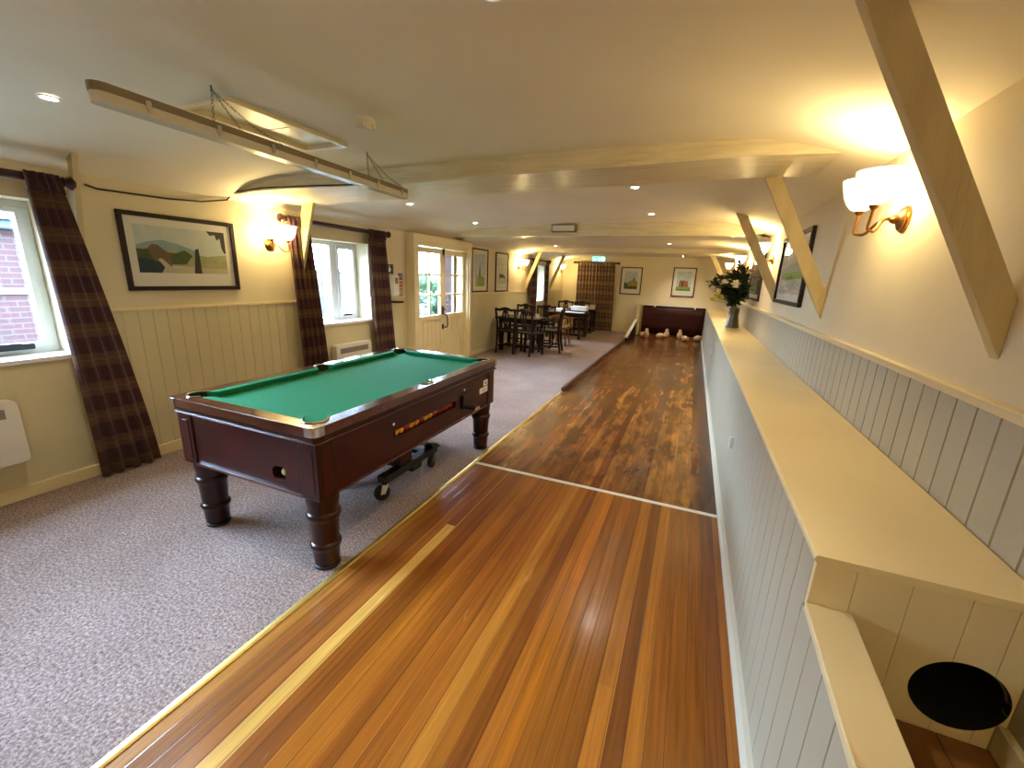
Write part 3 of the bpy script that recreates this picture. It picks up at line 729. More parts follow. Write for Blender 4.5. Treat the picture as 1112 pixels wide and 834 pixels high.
for x, y, lb in ((-0.64, 1.29, 'lit downlight at the top edge of the photo, over the near lane'), (-3.02, 4.145, 'lit downlight just beyond the end of the long hanging lamp'),
                 (-3.05, 5.743, 'lit downlight in front of the glazed double door'), (-0.589, 4.027, 'lit downlight over the lane just behind the nearest beam'),
                 (-0.592, 5.584, 'lit downlight over the lane, second behind the nearest beam'), (-2.82, 8.909, 'lit downlight above the dark dining tables'),
                 (-0.525, 8.503, 'lit downlight over the far lane, between the two farther beams'), (-0.388, 12.4, 'lit downlight near the lane end wall')):
    downlight(d0, x, y, lb)

sm = thing('smoke_detector', 'round white smoke detector on the ceiling', 'smoke detector', (-1.716, 1.984, cz(-1.716, 2)))
B().lathe([(0.052, 0.0), (0.052, -0.022), (0.046, -0.028)], n=28).build('base', M['offwhite'], sm, smooth=True)
B().lathe([(0.034, -0.028), (0.034, -0.036), (0.030, -0.052), (0.014, -0.056)], n=24).build('sensor_head', M['offwhite'], sm, smooth=True)
for k in range(4):
    t_ = k * PI / 2 + 0.4; c_, s_ = math.cos(t_), math.sin(t_)
    B().box(c_*0.044-0.006, c_*0.044+0.006, s_*0.044-0.006, s_*0.044+0.006, -0.046, -0.026).build('vent_lug', M['offwhite'], sm)

ha = thing('ceiling_hatch', 'white framed loft hatch in the ceiling behind the long lamp', 'hatch', ((HX0+HX1)/2, (HY0+HY1)/2, 2.262))
b = B(); zt, zb = 2.300, 2.248; f = 0.028
for a in ((HX0-f, HX0, HY0-f, HY1+f), (HX1, HX1+f, HY0-f, HY1+f), (HX0, HX1, HY0-f, HY0), (HX0, HX1, HY1, HY1+f)): b.box(*a, zb, zt)
b.build('frame', M['gloss_cream'], ha, world=True, bevel=0.004)
b = B()
for a in ((HX0-0.012, HX0, HY0, HY1), (HX1, HX1+0.012, HY0, HY1), (HX0, HX1, HY0-0.012, HY0), (HX0, HX1, HY1, HY1+0.012)): b.box(*a, 2.29, 2.325)
b.build('lining', M['gloss_cream'], ha, world=True)
b = B().box(HX0, HX1, HY0, HY0+0.40, 2.276, 2.290); b.build('panel', M['gloss_cream'], ha, world=True)
b = B().box(HX0, HX1, HY0+0.41, HY1, 2.276, 2.290); b.build('panel', M['gloss_cream'], ha, world=True)

# long hanging fluorescent lamp
A_, Z_ = Vector((-1.985, 0.93, 2.045)), Vector((-2.075, 2.80, 2.05))
ang = math.atan2(Z_.y - A_.y, Z_.x - A_.x) - PI/2; LEN = (Z_ - A_).length
fl = thing('hanging_strip_lamp', 'long unlit fluorescent strip lamp hanging on chains from the ceiling', 'strip lamp', (A_ + Z_) / 2, ang)
h = LEN / 2
B().rbox(-0.036, 0.036, -h, h, 0.018, 0.046, 0.035, 6).build('housing', M['lightbody'], fl, bevel=0.006, smooth=True)
B().rbox(-0.033, 0.033, -h+0.004, h-0.004, -0.018, 0.019, 0.032, 6).build('diffuser', M['diffuser'], fl, bevel=0.016, smooth=True)
for k in range(7):
    y = -h + 0.16 + k * (LEN - 0.26) / 6
    for q in (-1, 1):
        b = B(); b.rbox(q*0.037-0.003, q*0.037+0.003, y-0.010, y+0.010, 0.0, 0.034, 0.004, 2, 'x'); b.box(q*0.037-0.004, q*0.037+0.004, y-0.004, y+0.004, -0.006, 0.002); b.build('clip', M['chrome'], fl)
def chain(pts, parent, r=0.0045):
    """links along a polyline"""
    P = [Vector(p) for p in pts]; b = B()
    for a, c in zip(P, P[1:]):
        d = c - a; n = max(1, int(d.length / 0.016)); u = d.normalized(); s = u.cross(Vector((0.3, 1, 0.2))).normalized(); w = u.cross(s)
        for i in range(n):
            m_ = a + d * (i + 0.5) / n; q = s if i % 2 else w
            b.tube([m_ - u*0.010, m_ - u*0.006 + q*r, m_ + u*0.006 + q*r, m_ + u*0.010, m_ + u*0.006 - q*r, m_ - u*0.006 - q*r, m_ - u*0.010], 0.0013, 4)
    o = b.build('chain', M['steel'], parent); return o
for y, dx in ((-h+0.50, -0.17), (h-0.34, -0.15)):
    top = (dx*0.45, y + 0.0, 0.205)
    chain([top, (-0.02, y - 0.05, 0.05)], fl); chain([top, (0.02, y + 0.05, 0.05)], fl)
    chain([top, (0.0, y + 0.13, 0.09), (0.03, y + 0.26, 0.05)], fl)
    B().tube([(top[0], y, 0.2), (top[0], y, 0.225)], 0.004).build('hook', M['steel'], fl)

tag(B().tube([(XL+0.012, 1.66, 1.985), (XL+0.008, 1.72, 1.97), (XL+0.008, 2.14, 1.978), (XL+0.012, 2.40, 2.0), (XL+0.02, 2.60, 2.045), (-3.765, 2.635, 2.09), (-3.70, 2.645, 2.115), (-3.45, 2.682, 2.142), (-3.0, 2.742, 2.150), (-2.6, 2.796, 2.152), (-2.35, 2.83, 2.172)], 0.006, 6).build('cable', M['black'], world=True, smooth=True),
    'thin black cable sagging along the wall and the near beam', 'cable')
em_ = thing('emergency_light', 'small grey cream box lamp on the face of the second beam', 'emergency lamp', (-1.86, 6.29, 2.15))
B().rbox(-2.05, -1.68, 6.235, 6.30, 2.155, 2.262, 0.012, 3, 'y').build('casing', M['lightbody'], em_, world=True, bevel=0.003)
B().rbox(-2.03, -1.70, 6.225, 6.236, 2.172, 2.246, 0.01, 3, 'y').build('lens', M['offwhite'], em_, world=True)

# ------------------------------------------------------------------ curtains
def rod(axis, fixed, a0, a1, z, label):
    t = thing('curtain_rod', label, 'curtain rod', (fixed, (a0+a1)/2, z) if axis == 'y' else ((a0+a1)/2, fixed, z))
    P = (lambda a: (fixed, a, z)) if axis == 'y' else (lambda a: (a, fixed, z))
    B().tube([P(a0), P(a1)], 0.024, 12).build('pole', M['mahog'], t, world=True, smooth=True)
    for e_, s in ((a0, -1), (a1, 1)):
        q = [(0.024, 0), (0.032, 0.006), (0.024, 0.014), (0.032, 0.026), (0.042, 0.044), (0.037, 0.056), (0.006, 0.064)]
        q = [(r, s*hh) for r, hh in q]
        B().lathe(q, c=P(e_), n=16, axis=axis).build('finial', M['mahog'], t, world=True, smooth=True)
    for e_ in (a0 + 0.06, a1 - 0.06):
        b = B()
        if axis == 'y': b.box(XL if fixed < 0 else fixed, fixed, e_-0.012, e_+0.012, z-0.012, z+0.012)
        else: b.box(e_-0.012, e_+0.012, fixed, YF, z-0.012, z+0.012)
        b.build('bracket', M['mahog'], t, world=True)
    return t
def curtain(axis, fixed, top, bot, z0, z1, pleats, amp, mt, label, cloth=None, seed=1, out=1):
    """pleated cloth hanging in the plane fixed; top/bot = extents along the axis at the rod and at the hem"""
    rnd = random.Random(seed); nu = pleats * 12; nz = 26
    ph = [rnd.uniform(-0.5, 0.5) for _ in range(pleats + 1)]
    cloth = cloth or 2.2 * (bot[1] - bot[0])
    org = (fixed, (top[0]+top[1])/2, z0) if axis == 'y' else ((top[0]+top[1])/2, fixed, z0)
    t = thing('curtain', label, 'curtain', org)
    def surf(zlo, zhi, n, grow, name, off=0.0):
        b = B(); uvl = b.bm.loops.layers.uv.new('UVMap'); rows = []
        for j in range(n + 1):
            z = zlo + (zhi - zlo) * j / n; f = (z - z0) / (z1 - z0); row = []
            ff = f ** 1.25
            for i in range(nu + 1):
                s = i / nu; k = s * pleats
                jit = ph[int(k) % (pleats + 1)] * (1 - f) * 0.35
                wv = math.sin(2*PI*(k + jit*math.sin(PI*(k % 1))))
                d = out * (grow + off + amp * (0.65 + 0.35*(1-f)) * wv)
                a = (bot[0] + (bot[1]-bot[0])*s) * (1-ff) + (top[0] + (top[1]-top[0])*s) * ff + 0.3*amp*math.cos(2*PI*k)
                p = (fixed + d, a, z) if axis == 'y' else (a, fixed + d, z)
                row.append((b.bm.verts.new((p[0]-org[0], p[1]-org[1], p[2]-org[2])), s*cloth, z))
            rows.append(row)
        for r, q in zip(rows, rows[1:]):
            for i in range(nu):
                fc = b.face([r[i][0], r[i+1][0], q[i+1][0], q[i][0]])
                for lp, src in zip(fc.loops, (r[i], r[i+1], q[i+1], q[i])): lp[uvl].uv = (src[1], src[2])
        o = b.build(name, mt, t, smooth=True)
        so = o.modifiers.new('thick', 'SOLIDIFY'); so.thickness = 0.004
        return o
    surf(z0, z1 - 0.07, nz, 0.0, 'drape'); surf(z1 - 0.075, z1 + 0.034, 3, 0.014, 'heading')
    return t
XC = -3.715
rod('y', XC, -0.85, 1.515, 1.968, 'dark wooden curtain pole over the nearest window')
rod('y', XC, 3.10, 4.58, 1.962, 'dark wooden curtain pole over the middle window')
rod('y', XC, 9.80, 11.30, 1.925, 'dark wooden curtain pole over the far window')
rod('x', 12.90, -3.40, -2.15, 1.985, 'dark wooden curtain pole on the far wall under the exit sign')
curtain('y', XC + 0.02, (1.335, 1.495), (1.39, 1.755), 0.015, 1.965, 4, 0.022, M['tartan'], 'maroon tartan curtain right of the nearest window, flaring to the floor', seed=3)
curtain('y', XC + 0.02, (3.10, 3.36), (3.17, 3.52), 0.015, 1.958, 5, 0.022, M['tartan'], 'maroon tartan curtain behind the yellow lit brace, left of the middle window', seed=5)
curtain('y', XC + 0.02, (4.22, 4.53), (4.30, 4.70), 0.015, 1.958, 5, 0.022, M['tartan'], 'tartan curtain right of the middle window, catching blue daylight', seed=8)
curtain('y', XC + 0.02, (9.86, 10.30), (9.88, 10.36), 0.015, 1.92, 5, 0.022, M['tartan'], 'dark tartan curtain left of the far window behind a brace', seed=9)
curtain('y', XC + 0.02, (10.92, 11.24), (10.95, 11.28), 0.015, 1.92, 4, 0.022, M['tartan'], 'dark tartan curtain right of the far window beside the last brace', seed=10)
curtain('x', 12.88, (-3.33, -2.78), (-3.31, -2.74), 0.02, 1.98, 6, 0.022, M['tartan_brown'], 'brown check curtain on the far wall, half nearer the window wall', seed=12, out=-1)
curtain('x', 12.88, (-2.765, -2.215), (-2.73, -2.16), 0.02, 1.98, 6, 0.022, M['tartan_brown'], 'brown check curtain on the far wall, half nearer the castle pictures', seed=13, out=-1)

# ------------------------------------------------------------------ pictures
def picture(wall, a0, a1, z0, z1, shapes, label, fw=0.027, mount=0.07, mb=None, dep=0.022):
    """wall 'L','R','F'; shapes: (polygon in unit print coordinates, material)"""
    if wall == 'L': org = (XL + 0.001, (a0+a1)/2, z0); rz = PI/2
    elif wall == 'R': org = (XR - 0.001, (a0+a1)/2, z0); rz = -PI/2
    else: org = ((a0+a1)/2, YF - 0.001, z0); rz = 0
    t = thing('framed_picture', label, 'picture', org, rz)      # local: x along the wall seen from inside, -y towards the room
    w, hh = (a1-a0)/2, z1-z0
    b = B()
    b.box(-w, w, -dep, 0, 0, fw); b.box(-w, w, -dep, 0, hh-fw, hh); b.box(-w, -w+fw, -dep, 0, fw, hh-fw); b.box(w-fw, w, -dep, 0, fw, hh-fw)
    b.build('frame', M['frame'], t, bevel=0.003)
    B().box(-w+fw, w-fw, -0.008, -0.002, fw, hh-fw).build('mount_board', M['mount'], t)
    mb = mb or mount
    px0, px1, pz0, pz1 = -w+fw+mount, w-fw-mount, fw+mb, hh-fw-mount
    mats = []; b = B(); off = 0.0082
    for pl, mm in shapes:
        if mm not in mats: mats.append(mm)
        b.mi = mats.index(mm); off += 0.00012
        b.poly([[(px0 + (px1-px0)*min(1, max(0, u)), pz0 + (pz1-pz0)*min(1, max(0, v))) for u, v in pl]], lambda u, v, w_: (u, w_, v), -off, -0.0081)
    b.build('print', mats, t)
    B().box(-w+fw, w-fw, -0.0165, -0.0145, fw, hh-fw).build('glazing', M['picglass'], t)
    return t
def P(name, r, g, b_, var=None):
    if name not in M: M[name] = mat(name, rgb(r, g, b_), 0.8, var=rgb(*var) if var else None, scale=14)
    return M[name]
FULL = [(0, 0), (1, 0), (1, 1), (0, 1)]
sky = P('print pale sky', 196, 206, 200, (212, 212, 196)); hill = P('print blue hill', 146, 170, 178); tree = P('print dark trees', 62, 76, 44, (84, 96, 52)); thatch = P('print thatch', 112, 92, 72)
bank = P('print teal shadow', 34, 52, 58); road = P('print pale road', 196, 186, 150); trunk = P('print trunk', 52, 42, 34); field = P('print soft field', 150, 156, 110, (176, 170, 120))
lawn = P('print lawn green', 104, 150, 50, (126, 166, 62)); stone = P('print red stone', 150, 84, 56, (170, 112, 78)); gold = P('print golden stone', 176, 156, 74, (156, 140, 66)); cloud = P('print grey cloud', 176, 192, 196, (204, 212, 212))
ivory = P('print ivory', 226, 222, 204); greyg = P('print grey green', 146, 156, 132, (170, 176, 150)); dgreen = P('print deep green', 58, 74, 48)
land = [(FULL, sky), ([(0, .58), (.12, .66), (.26, .72), (.45, .64), (.62, .52), (.62, .3), (0, .3)], hill),
        ([(0, .2), (0, .5), (.1, .52), (.2, .58), (.3, .5), (.42, .5), (.5, .54), (.6, .44), (.75, .4), (1, .46), (1, .1)], field),
        ([(0, .18), (0, .5), (.08, .5), (.16, .54), (.28, .46), (.4, .44), (.5, .52), (.58, .4), (.5, .2)], tree),
        ([(.1, .5), (.16, .62), (.22, .6), (.34, .4), (.34, .12), (.22, .1)], thatch), ([(0, 0), (0, .3), (.1, .3), (.24, .22), (.3, .1), (.28, 0)], bank),
        ([(.22, 0), (.26, .12), (.2, .3), (.24, .32), (.34, .12), (.5, .14), (1, .12), (1, 0)], road), ([(.58, 0), (.61, .4), (.62, .55), (.66, .58), (.665, .4), (.67, 0)], trunk),
        ([(.78, 1), (.82, .9), (.88, .93), (.9, .8), (.94, .86), (.95, .62), (.975, .5), (1, .5), (1, 1)], trunk)]
picture('L', 1.797, 2.628, 1.296, 1.857, land, 'large framed village landscape print on the wall between the windows', fw=0.032, mount=0.055, mb=0.10)
picture('L', 7.03, 7.69, 1.19, 1.985, [(FULL, ivory), ([(0, .3), (0, 1), (1, 1), (1, .35)], cloud), ([(.12, .02), (.12, .34), (.5, .36), (.95, .3), (.95, .02)], greyg),
        ([(.3, .02), (.3, .3), (.44, .32), (.85, .3), (.85, .02)], lawn), ([(.4, .32), (.44, .56), (.48, .72), (.52, .56), (.56, .32)], dgreen)], 'framed print of a tall spire over green lawn, nearer the glazed door', mount=0.07)
picture('L', 8.05, 8.69, 1.18, 1.975, [(FULL, ivory), ([(.05, .1), (.05, .95), (.95, .95), (.95, .1)], P('print cream wash', 220, 214, 190, (206, 204, 180))), ([(.2, .4), (.3, .48), (.45, .42), (.6, .46), (.85, .36), (.8, .28), (.6, .34), (.4, .3), (.25, .34)], dgreen),
        ([(.5, .76), (.56, .8), (.58, .7), (.52, .66)], greyg)], 'pale framed print with a small dark motif, beside the far wall lamp', mount=0.06)
castle1 = [(FULL, sky), ([(0, .3), (0, 1), (1, 1), (1, .4)], cloud), ([(0, 0), (0, .42), (.15, .3), (.35, .36), (1, .4), (1, 0)], dgreen), ([(.2, .14), (.34, .44), (.48, .48), (.62, .5), (.7, .64), (.76, .5), (.95, .44), (1, .16)], gold), ([(.68, .48), (.72, .72), (.78, .5)], trunk), ([(0, 0), (0, .2), (.3, .12), (.5, .18), (1, .08), (1, 0)], tree)]
picture('F', -2.035, -1.44, 1.12, 1.893, castle1, 'framed print of a golden castle on the far wall, beside the check curtain', mount=0.085, mb=0.13)
castle2 = [(FULL, cloud), ([(0, .0), (0, .2), (1, .2), (1, 0)], lawn), ([(.16, .2), (.2, .52), (.3, .58), (.36, .5), (.4, .56), (.56, .54), (.6, .5), (.7, .54), (.78, .52), (.84, .2)], stone), ([(.36, .2), (.38, .5), (.46, .5), (.46, .2)], trunk), ([(0, 0), (0, .06), (1, .06), (1, 0)], tree)]
picture('F', -0.602, 0.0, 1.125, 1.92, castle2, 'framed print of a red stone castle above the pit backboard', mount=0.085, mb=0.14)
misty = [(FULL, P('print misty grey', 176, 176, 160, (196, 190, 170))), ([(0, .3), (0, .5), (.4, .62), (1, .7), (1, .3)], greyg), ([(.1, .3), (.1, .42), (.5, .45), (1, .44), (1, .3)], lawn), ([(0, 0), (0, .3), (1, .3), (1, 0)], P('print pale ground', 198, 190, 168)), ([(.2, .1), (.3, .16), (.5, .12), (.4, .06)], ivory)]
picture('R', 4.02, 5.20, 1.345, 1.965, misty, 'large framed landscape behind the lit slanting brace, lane wall', mount=0.06, fw=0.034, dep=0.03)
picture('R', 6.45, 7.65, 1.30, 1.92, [(FULL, P('print dusk brown', 96, 80, 56)), ([(0, 0), (0, .4), (.5, .5), (1, .36), (1, 0)], dgreen)], 'dark framed picture half hidden behind the flowers, lane wall', mount=0.05, fw=0.034)

# ------------------------------------------------------------------ things on the window wall
def heater(y0, y1, z0, z1, label):
    t = thing('panel_heater', label, 'heater', (XL + 0.06, (y0+y1)/2, z0))
    B().rbox(XL + 0.030, XL + 0.105, y0, y1, z0, z1, 0.03, 4, 'x').build('casing', M['offwhite'], t, world=True, bevel=0.010)
    b = B().box(XL + 0.1045, XL + 0.107, y0 + 0.06, y1 - 0.06, z1 - 0.105, z1 - 0.045)
    for k in range(9):
        yy = y0 + 0.07 + k * (y1 - y0 - 0.14) / 9
    b.build('grille', M['grille'], t, world=True)
    for yy in (y0 + 0.12, y1 - 0.12): B().box(XL + 0.010, XL + 0.031, yy - 0.02, yy + 0.02, z0 + 0.05, z1 - 0.05).build('bracket', M['steel'], t, world=True)
    return t
heater(0.35, 1.085, 0.27, 0.665, 'white panel heater below the nearest window')
heater(3.62, 4.20, 0.22, 0.655, 'white panel heater below the middle window')

nt_ = thing('wall_notice', 'small dark notice with a white figure beside the middle curtain', 'notice', (XL, 4.735, 1.47))
B().box(XL, XL + 0.006, 4.665, 4.805, 1.475, 1.60).build('card', M['darkgrey'], nt_, world=True)
b = B(); b.ball((XL + 0.0065, 4.725, 1.572), 0.013, 12, 8, (0.2, 1, 1)); b.poly([[(4.70, 1.50), (4.71, 1.555), (4.745, 1.555), (4.76, 1.53), (4.745, 1.53), (4.745, 1.50)]], lambda u, v, w: (w, u, v), XL + 0.006, XL + 0.0075)
b.build('figure', M['paper'], nt_, world=True)
di = thing('hand_gel_dispenser', 'white hand gel dispenser with dark drip tray beside the middle curtain', 'dispenser', (XL, 4.745, 1.12))
B().rbox(XL + 0.012, XL + 0.10, 4.69, 4.80, 1.19, 1.455, 0.02, 4, 'x').build('body', M['offwhite'], di, world=True, bevel=0.006)
B().rbox(XL + 0.10, XL + 0.106, 4.715, 4.775, 1.35, 1.43, 0.01, 3, 'x').build('window', M['grille'], di, world=True)
B().box(XL + 0.10, XL + 0.12, 4.72, 4.77, 1.20, 1.24).build('push_bar', M['paper'], di, world=True, bevel=0.003)
B().rbox(XL + 0.02, XL + 0.15, 4.67, 4.83, 1.095, 1.12, 0.008, 2, 'x').build('drip_tray', M['darkwood'], di, world=True, bevel=0.004)
sg = thing('safety_sign', 'narrow blue, red and grey sign between the dispenser and the door', 'sign', (XL, 4.95, 1.16))
for nm, z0, z1, mm in (('blue_panel', 1.40, 1.485, 'blue'), ('red_panel', 1.30, 1.38, 'red'), ('grey_panel', 1.17, 1.285, 'greyprint')):
    B().box(XL, XL + 0.004, 4.905, 4.998, z0, z1).build(nm, M[nm and mm], sg, world=True)
b = B()
for z in (1.43, 1.455, 1.33, 1.35, 1.2, 1.225, 1.25): b.box(XL + 0.004, XL + 0.005, 4.92, 4.985, z, z + 0.006)
b.build('small_print', M['paper'], sg, world=True)

ex = thing('exit_sign', 'lit green exit sign above the check curtain on the far wall', 'exit sign', (-2.73, YF, 2.02))
B().rbox(-2.93, -2.53, YF - 0.05, YF, 2.035, 2.165, 0.01, 2, 'y').build('casing', M['offwhite'], ex, world=True)
B().box(-2.92, -2.54, YF - 0.053, YF - 0.049, 2.042, 2.158).build('sign_face', M['exit'], ex, world=True)
b = B(); f = lambda u, v, w: (u, w, v)
b.poly([[(-2.90, 2.095), (-2.86, 2.13), (-2.86, 2.108), (-2.81, 2.108), (-2.81, 2.082), (-2.86, 2.082), (-2.86, 2.06)]], f, YF - 0.055, YF - 0.053)
b.poly([[(-2.63, 2.055), (-2.63, 2.145), (-2.57, 2.145), (-2.57, 2.055)]], f, YF - 0.055, YF - 0.053)
b.poly([[(-2.74, 2.06), (-2.72, 2.09), (-2.73, 2.12), (-2.70, 2.125), (-2.67, 2.10), (-2.69, 2.09), (-2.69, 2.06), (-2.705, 2.06), (-2.71, 2.085), (-2.725, 2.058)]], f, YF - 0.055, YF - 0.053)
b.ball((-2.70, YF - 0.054, 2.138), 0.011, 10, 6, (1, 0.1, 1)); b.build('pictogram', M['exitwhite'], ex, world=True)

# ------------------------------------------------------------------ pool table
TX, TY = -2.028, 2.282
HW, HL, TZ = 0.535, 0.985, 0.800
tb = thing('pool_table', 'mahogany coin-operated pool table with green cloth and turned legs', 'pool table', (TX, TY, 0))
iw, il = HW - 0.078, HL - 0.078           # wooden rail, inner edge
def arc(cx, cy, r, a0, a1, n=8): return [(cx + r*math.cos(math.radians(a0 + (a1-a0)*i/n)), cy + r*math.sin(math.radians(a0 + (a1-a0)*i/n))) for i in range(n+1)]
pr, pin_ = 0.058, 0.026
th = math.degrees(math.acos(pin_ / pr))
def inner_loop(bulge):
    pts = []
    for (sx, sy, a) in ((1, 1, 45), (-1, 1, 135), (-1, -1, 225), (1, -1, 315)):
        c = (sx*(iw-pin_), sy*(il-pin_))
        half = 45 + th
        if bulge: pts += arc(c[0], c[1], pr, a - half, a + half, 12)
        else:
            r2, p2 = 0.036, 0.004; h2 = 45 + math.degrees(math.acos(p2 / r2))
            pts += arc(sx*(iw-p2), sy*(il-p2), r2, a - h2, a - h2 - (360 - 2*h2), 10)
        if (sx, sy) == (1, 1): pass
        if sx == -1 and sy == 1: pts += arc(-iw, 0, 0.05, 90, 270, 8) if bulge else arc(-iw, 0, 0.034, 90, -90, 8)
        if sx == 1 and sy == -1: pts += arc(iw, 0, 0.05, -90, 90, 8) if bulge else arc(iw, 0, 0.034, 270, 90, 8)
    return pts
rc = 0.03
outer = arc(HW-rc, HL-rc, rc, 0, 90, 5) + arc(-HW+rc, HL-rc, rc, 90, 180, 5) + arc(-HW+rc, -HL+rc, rc, 180, 270, 5) + arc(HW-rc, -HL+rc, rc, 270, 360, 5)
XY = lambda u, v, w: (u, v, w)
B().poly([outer, inner_loop(True)[::-1]], XY, 0.752, TZ).build('top_rail', M['mahog_rail'], tb, bevel=0.008)
# cloth bed with the pockets cut away
d_ = 0.018 * math.sqrt(0.5)
HOLES = [(sx*(iw-pin_+d_), sy*(il-pin_+d_), 0.034) for sx in (-1, 1) for sy in (-1, 1)] + [(sx*(iw+0.011), 0, 0.033) for sx in (-1, 1)]
B().poly([inner_loop(True)] + [arc(x, y, q, 0, -345, 23) for x, y, q in HOLES], XY, 0.735, 0.765).build('cloth_bed', M['baize'], tb)
# cushions
cw = 0.046
def cushion(p0, p1, nrm, cut0, cut1):
    d = (Vector(p1) - Vector(p0)).normalized(); n = Vector(nrm); b = B()
    prof = [(0, 0.7655), (0, 0.799), (0.012, 0.8), (cw, 0.797), (cw, 0.790), (cw - 0.014, 0.7655)]
    r0 = [b.bm.verts.new((*(Vector(p0) + n*t + d*(cut0*t/cw)), z)) for t, z in prof]; r1 = [b.bm.verts.new((*(Vector(p1) + n*t - d*(cut1*t/cw)), z)) for t, z in prof]
    k = len(prof)
    for i in range(k): b.face([r0[i], r0[(i+1) % k], r1[(i+1) % k], r1[i]])
    b.face(r0[::-1]); b.face(r1)
    b.build('cushion', M['baize'], tb)
e = pr * math.sin(math.radians(th)) + pin_ + 0.004
for sy in (-1, 1): cushion((-iw + e, sy*il), (iw - e, sy*il), (0, -sy), 0.035, 0.035)
for sx in (-1, 1):
    for sy in (-1, 1): cushion((sx*iw, sy*0.056), (sx*iw, sy*(il - e)), (-sx, 0), 0.016, 0.035)
for (px, py, r, a0) in ((iw-pin_, il-pin_, pr, 45), (-iw+pin_, il-pin_, pr, 135), (-iw+pin_, -il+pin_, pr, 225), (iw-pin_, -il+pin_, pr, 315), (iw, 0, 0.05, 0), (-iw, 0, 0.05, 180)):
    hf = 45 + th if abs(py) > 0.1 else 92
    hx, hy, hr = min(HOLES, key=lambda q: (q[0]-px)**2 + (q[1]-py)**2)
    b = B().lathe([(hr-0.0005, 0.7645), (hr-0.002, 0.70), (0.002, 0.695)], c=(hx, hy, 0), n=24, cap=False)
    aa = arc(px, py, r-0.0012, a0 - hf + 3, a0 + hf - 3, 14); ww = [[b.bm.verts.new((x, y, z)) for x, y in aa] for z in (0.7655, 0.799)]
    for i in range(14): b.face([ww[0][i], ww[0][i+1], ww[1][i+1], ww[1][i]])
    pk = b.build('pocket', M['black'], tb, smooth=True)
    pts = [(x, y, 0.8025) for x, y in arc(px, py, r + 0.001, a0 - hf, a0 + hf, 14)]
    B().tube(pts, 0.0052, 8).build('pocket_rim', M['chrome'], pk, smooth=True)
for sx in (-1, 1):
    for sy in (-1, 1):
        n = 8; b = B()
        lp = [(HW+0.004, HL-0.058)] + arc(HW-rc, HL-rc, rc+0.004, 0, 90, n) + [(HW-0.058, HL+0.004)]
        inn = [(HW-0.058, HL-0.006)] + [(HW-0.014, HL-0.014)] + [(HW-0.006, HL-0.058)]
        b.poly([[(sx*x, sy*y) for x, y in lp + inn]], XY, 0.756, 0.797)
        b.build('corner_cap', M['chrome'], tb, bevel=0.008)
B().poly([arc(HW-0.03, HL-0.03, 0.018, 0, 90, 4) + arc(-HW+0.03, HL-0.03, 0.018, 90, 180, 4) + arc(-HW+0.03, -HL+0.03, 0.018, 180, 270, 4) + arc(HW-0.03, -HL+0.03, 0.018, 270, 360, 4)], XY, 0.722, 0.7515).build('apron', M['mahog'], tb)
b = B(); q = 0.005
b.box(-HW+0.004, HW-0.004, -HL+0.004, HL-0.004, 0.715, 0.7225); b.build('moulding', M['mahog_rail'], tb, bevel=0.003)
# cabinet shell: four corner posts, four panels; the right long side has the ball slot
bw, bl, zb0, zb1 = HW - 0.022, HL - 0.022, 0.415, 0.7152
SY0, SY1, SZ0, SZ1 = -0.385, 0.312, 0.548, 0.591
for sx in (-1, 1):
    for sy in (-1, 1):
        po = B().hexa([(sx*(bw-0.112), sy*(bl-0.112), zb0), (sx*bw, sy*(bl-0.112), zb0), (sx*bw, sy*bl, zb0), (sx*(bw-0.112), sy*bl, zb0),
                       (sx*(bw-0.112), sy*(bl-0.112), zb1), (sx*bw, sy*(bl-0.112), zb1), (sx*bw, sy*bl, zb1), (sx*(bw-0.112), sy*bl, zb1)]).build('corner_post', M['mahog'], tb, bevel=0.004)
        b = B()
        b.rbox(sx*bw - 0.003, sx*bw + 0.003, sy*(bl-0.056) - 0.030, sy*(bl-0.056) + 0.030, zb0+0.03, zb1-0.04, 0.02, 4, 'x')
        b.rbox(sx*(bw-0.056) - 0.030, sx*(bw-0.056) + 0.030, sy*bl - 0.003, sy*bl + 0.003, zb0+0.03, zb1-0.04, 0.02, 4, 'y')
        b.build('raised_panel', M['mahog_red'], po, bevel=0.002)
t0 = bl - 0.112; c0 = bw - 0.112
b = B().box(-c0, c0, bl-0.03, bl-0.008, zb0+0.012, zb1); b.build('end_panel', M['mahog_red'], tb)
b = B(); ox0, ox1, oz0, oz1 = 0.195, 0.285, 0.475, 0.545
out_ = [(-c0, zb0+0.012), (c0, zb0+0.012), (c0, zb1), (-c0, zb1)]
hole = [(ox0, oz0+0.012), (ox0+0.012, oz0), (ox1-0.012, oz0), (ox1, oz0+0.012), (ox1, oz1-0.01), (ox1-0.01, oz1), (ox0+0.02, oz1), (ox0, oz1-0.02)]
b.poly([out_, hole[::-1]], lambda u, v, w: (u, w, v), -bl+0.008, -bl+0.03)
b.build('end_panel', M['mahog_red'], tb)
b = B(); b.box(ox0-0.01, ox1+0.01, -bl+0.12, -bl+0.125, oz0-0.01, oz1+0.01); b.box(ox0-0.01, ox1+0.01, -bl+0.03, -bl+0.12, oz0-0.010, oz0-0.002); b.box(ox0-0.01, ox1+0.01, -bl+0.03, -bl+0.12, oz1+0.002, oz1+0.01)
b.box(ox0-0.01, ox0-0.002, -bl+0.03, -bl+0.12, oz0-0.01, oz1+0.01); b.box(ox1+0.002, ox1+0.01, -bl+0.03, -bl+0.12, oz0-0.01, oz1+0.01)
b.build('cue_ball_return', M['black'], tb)
B().box(-bw+0.008, -bw+0.03, -t0, t0, zb0+0.012, zb1).build('side_panel', M['mahog_red'], tb)
b = B()
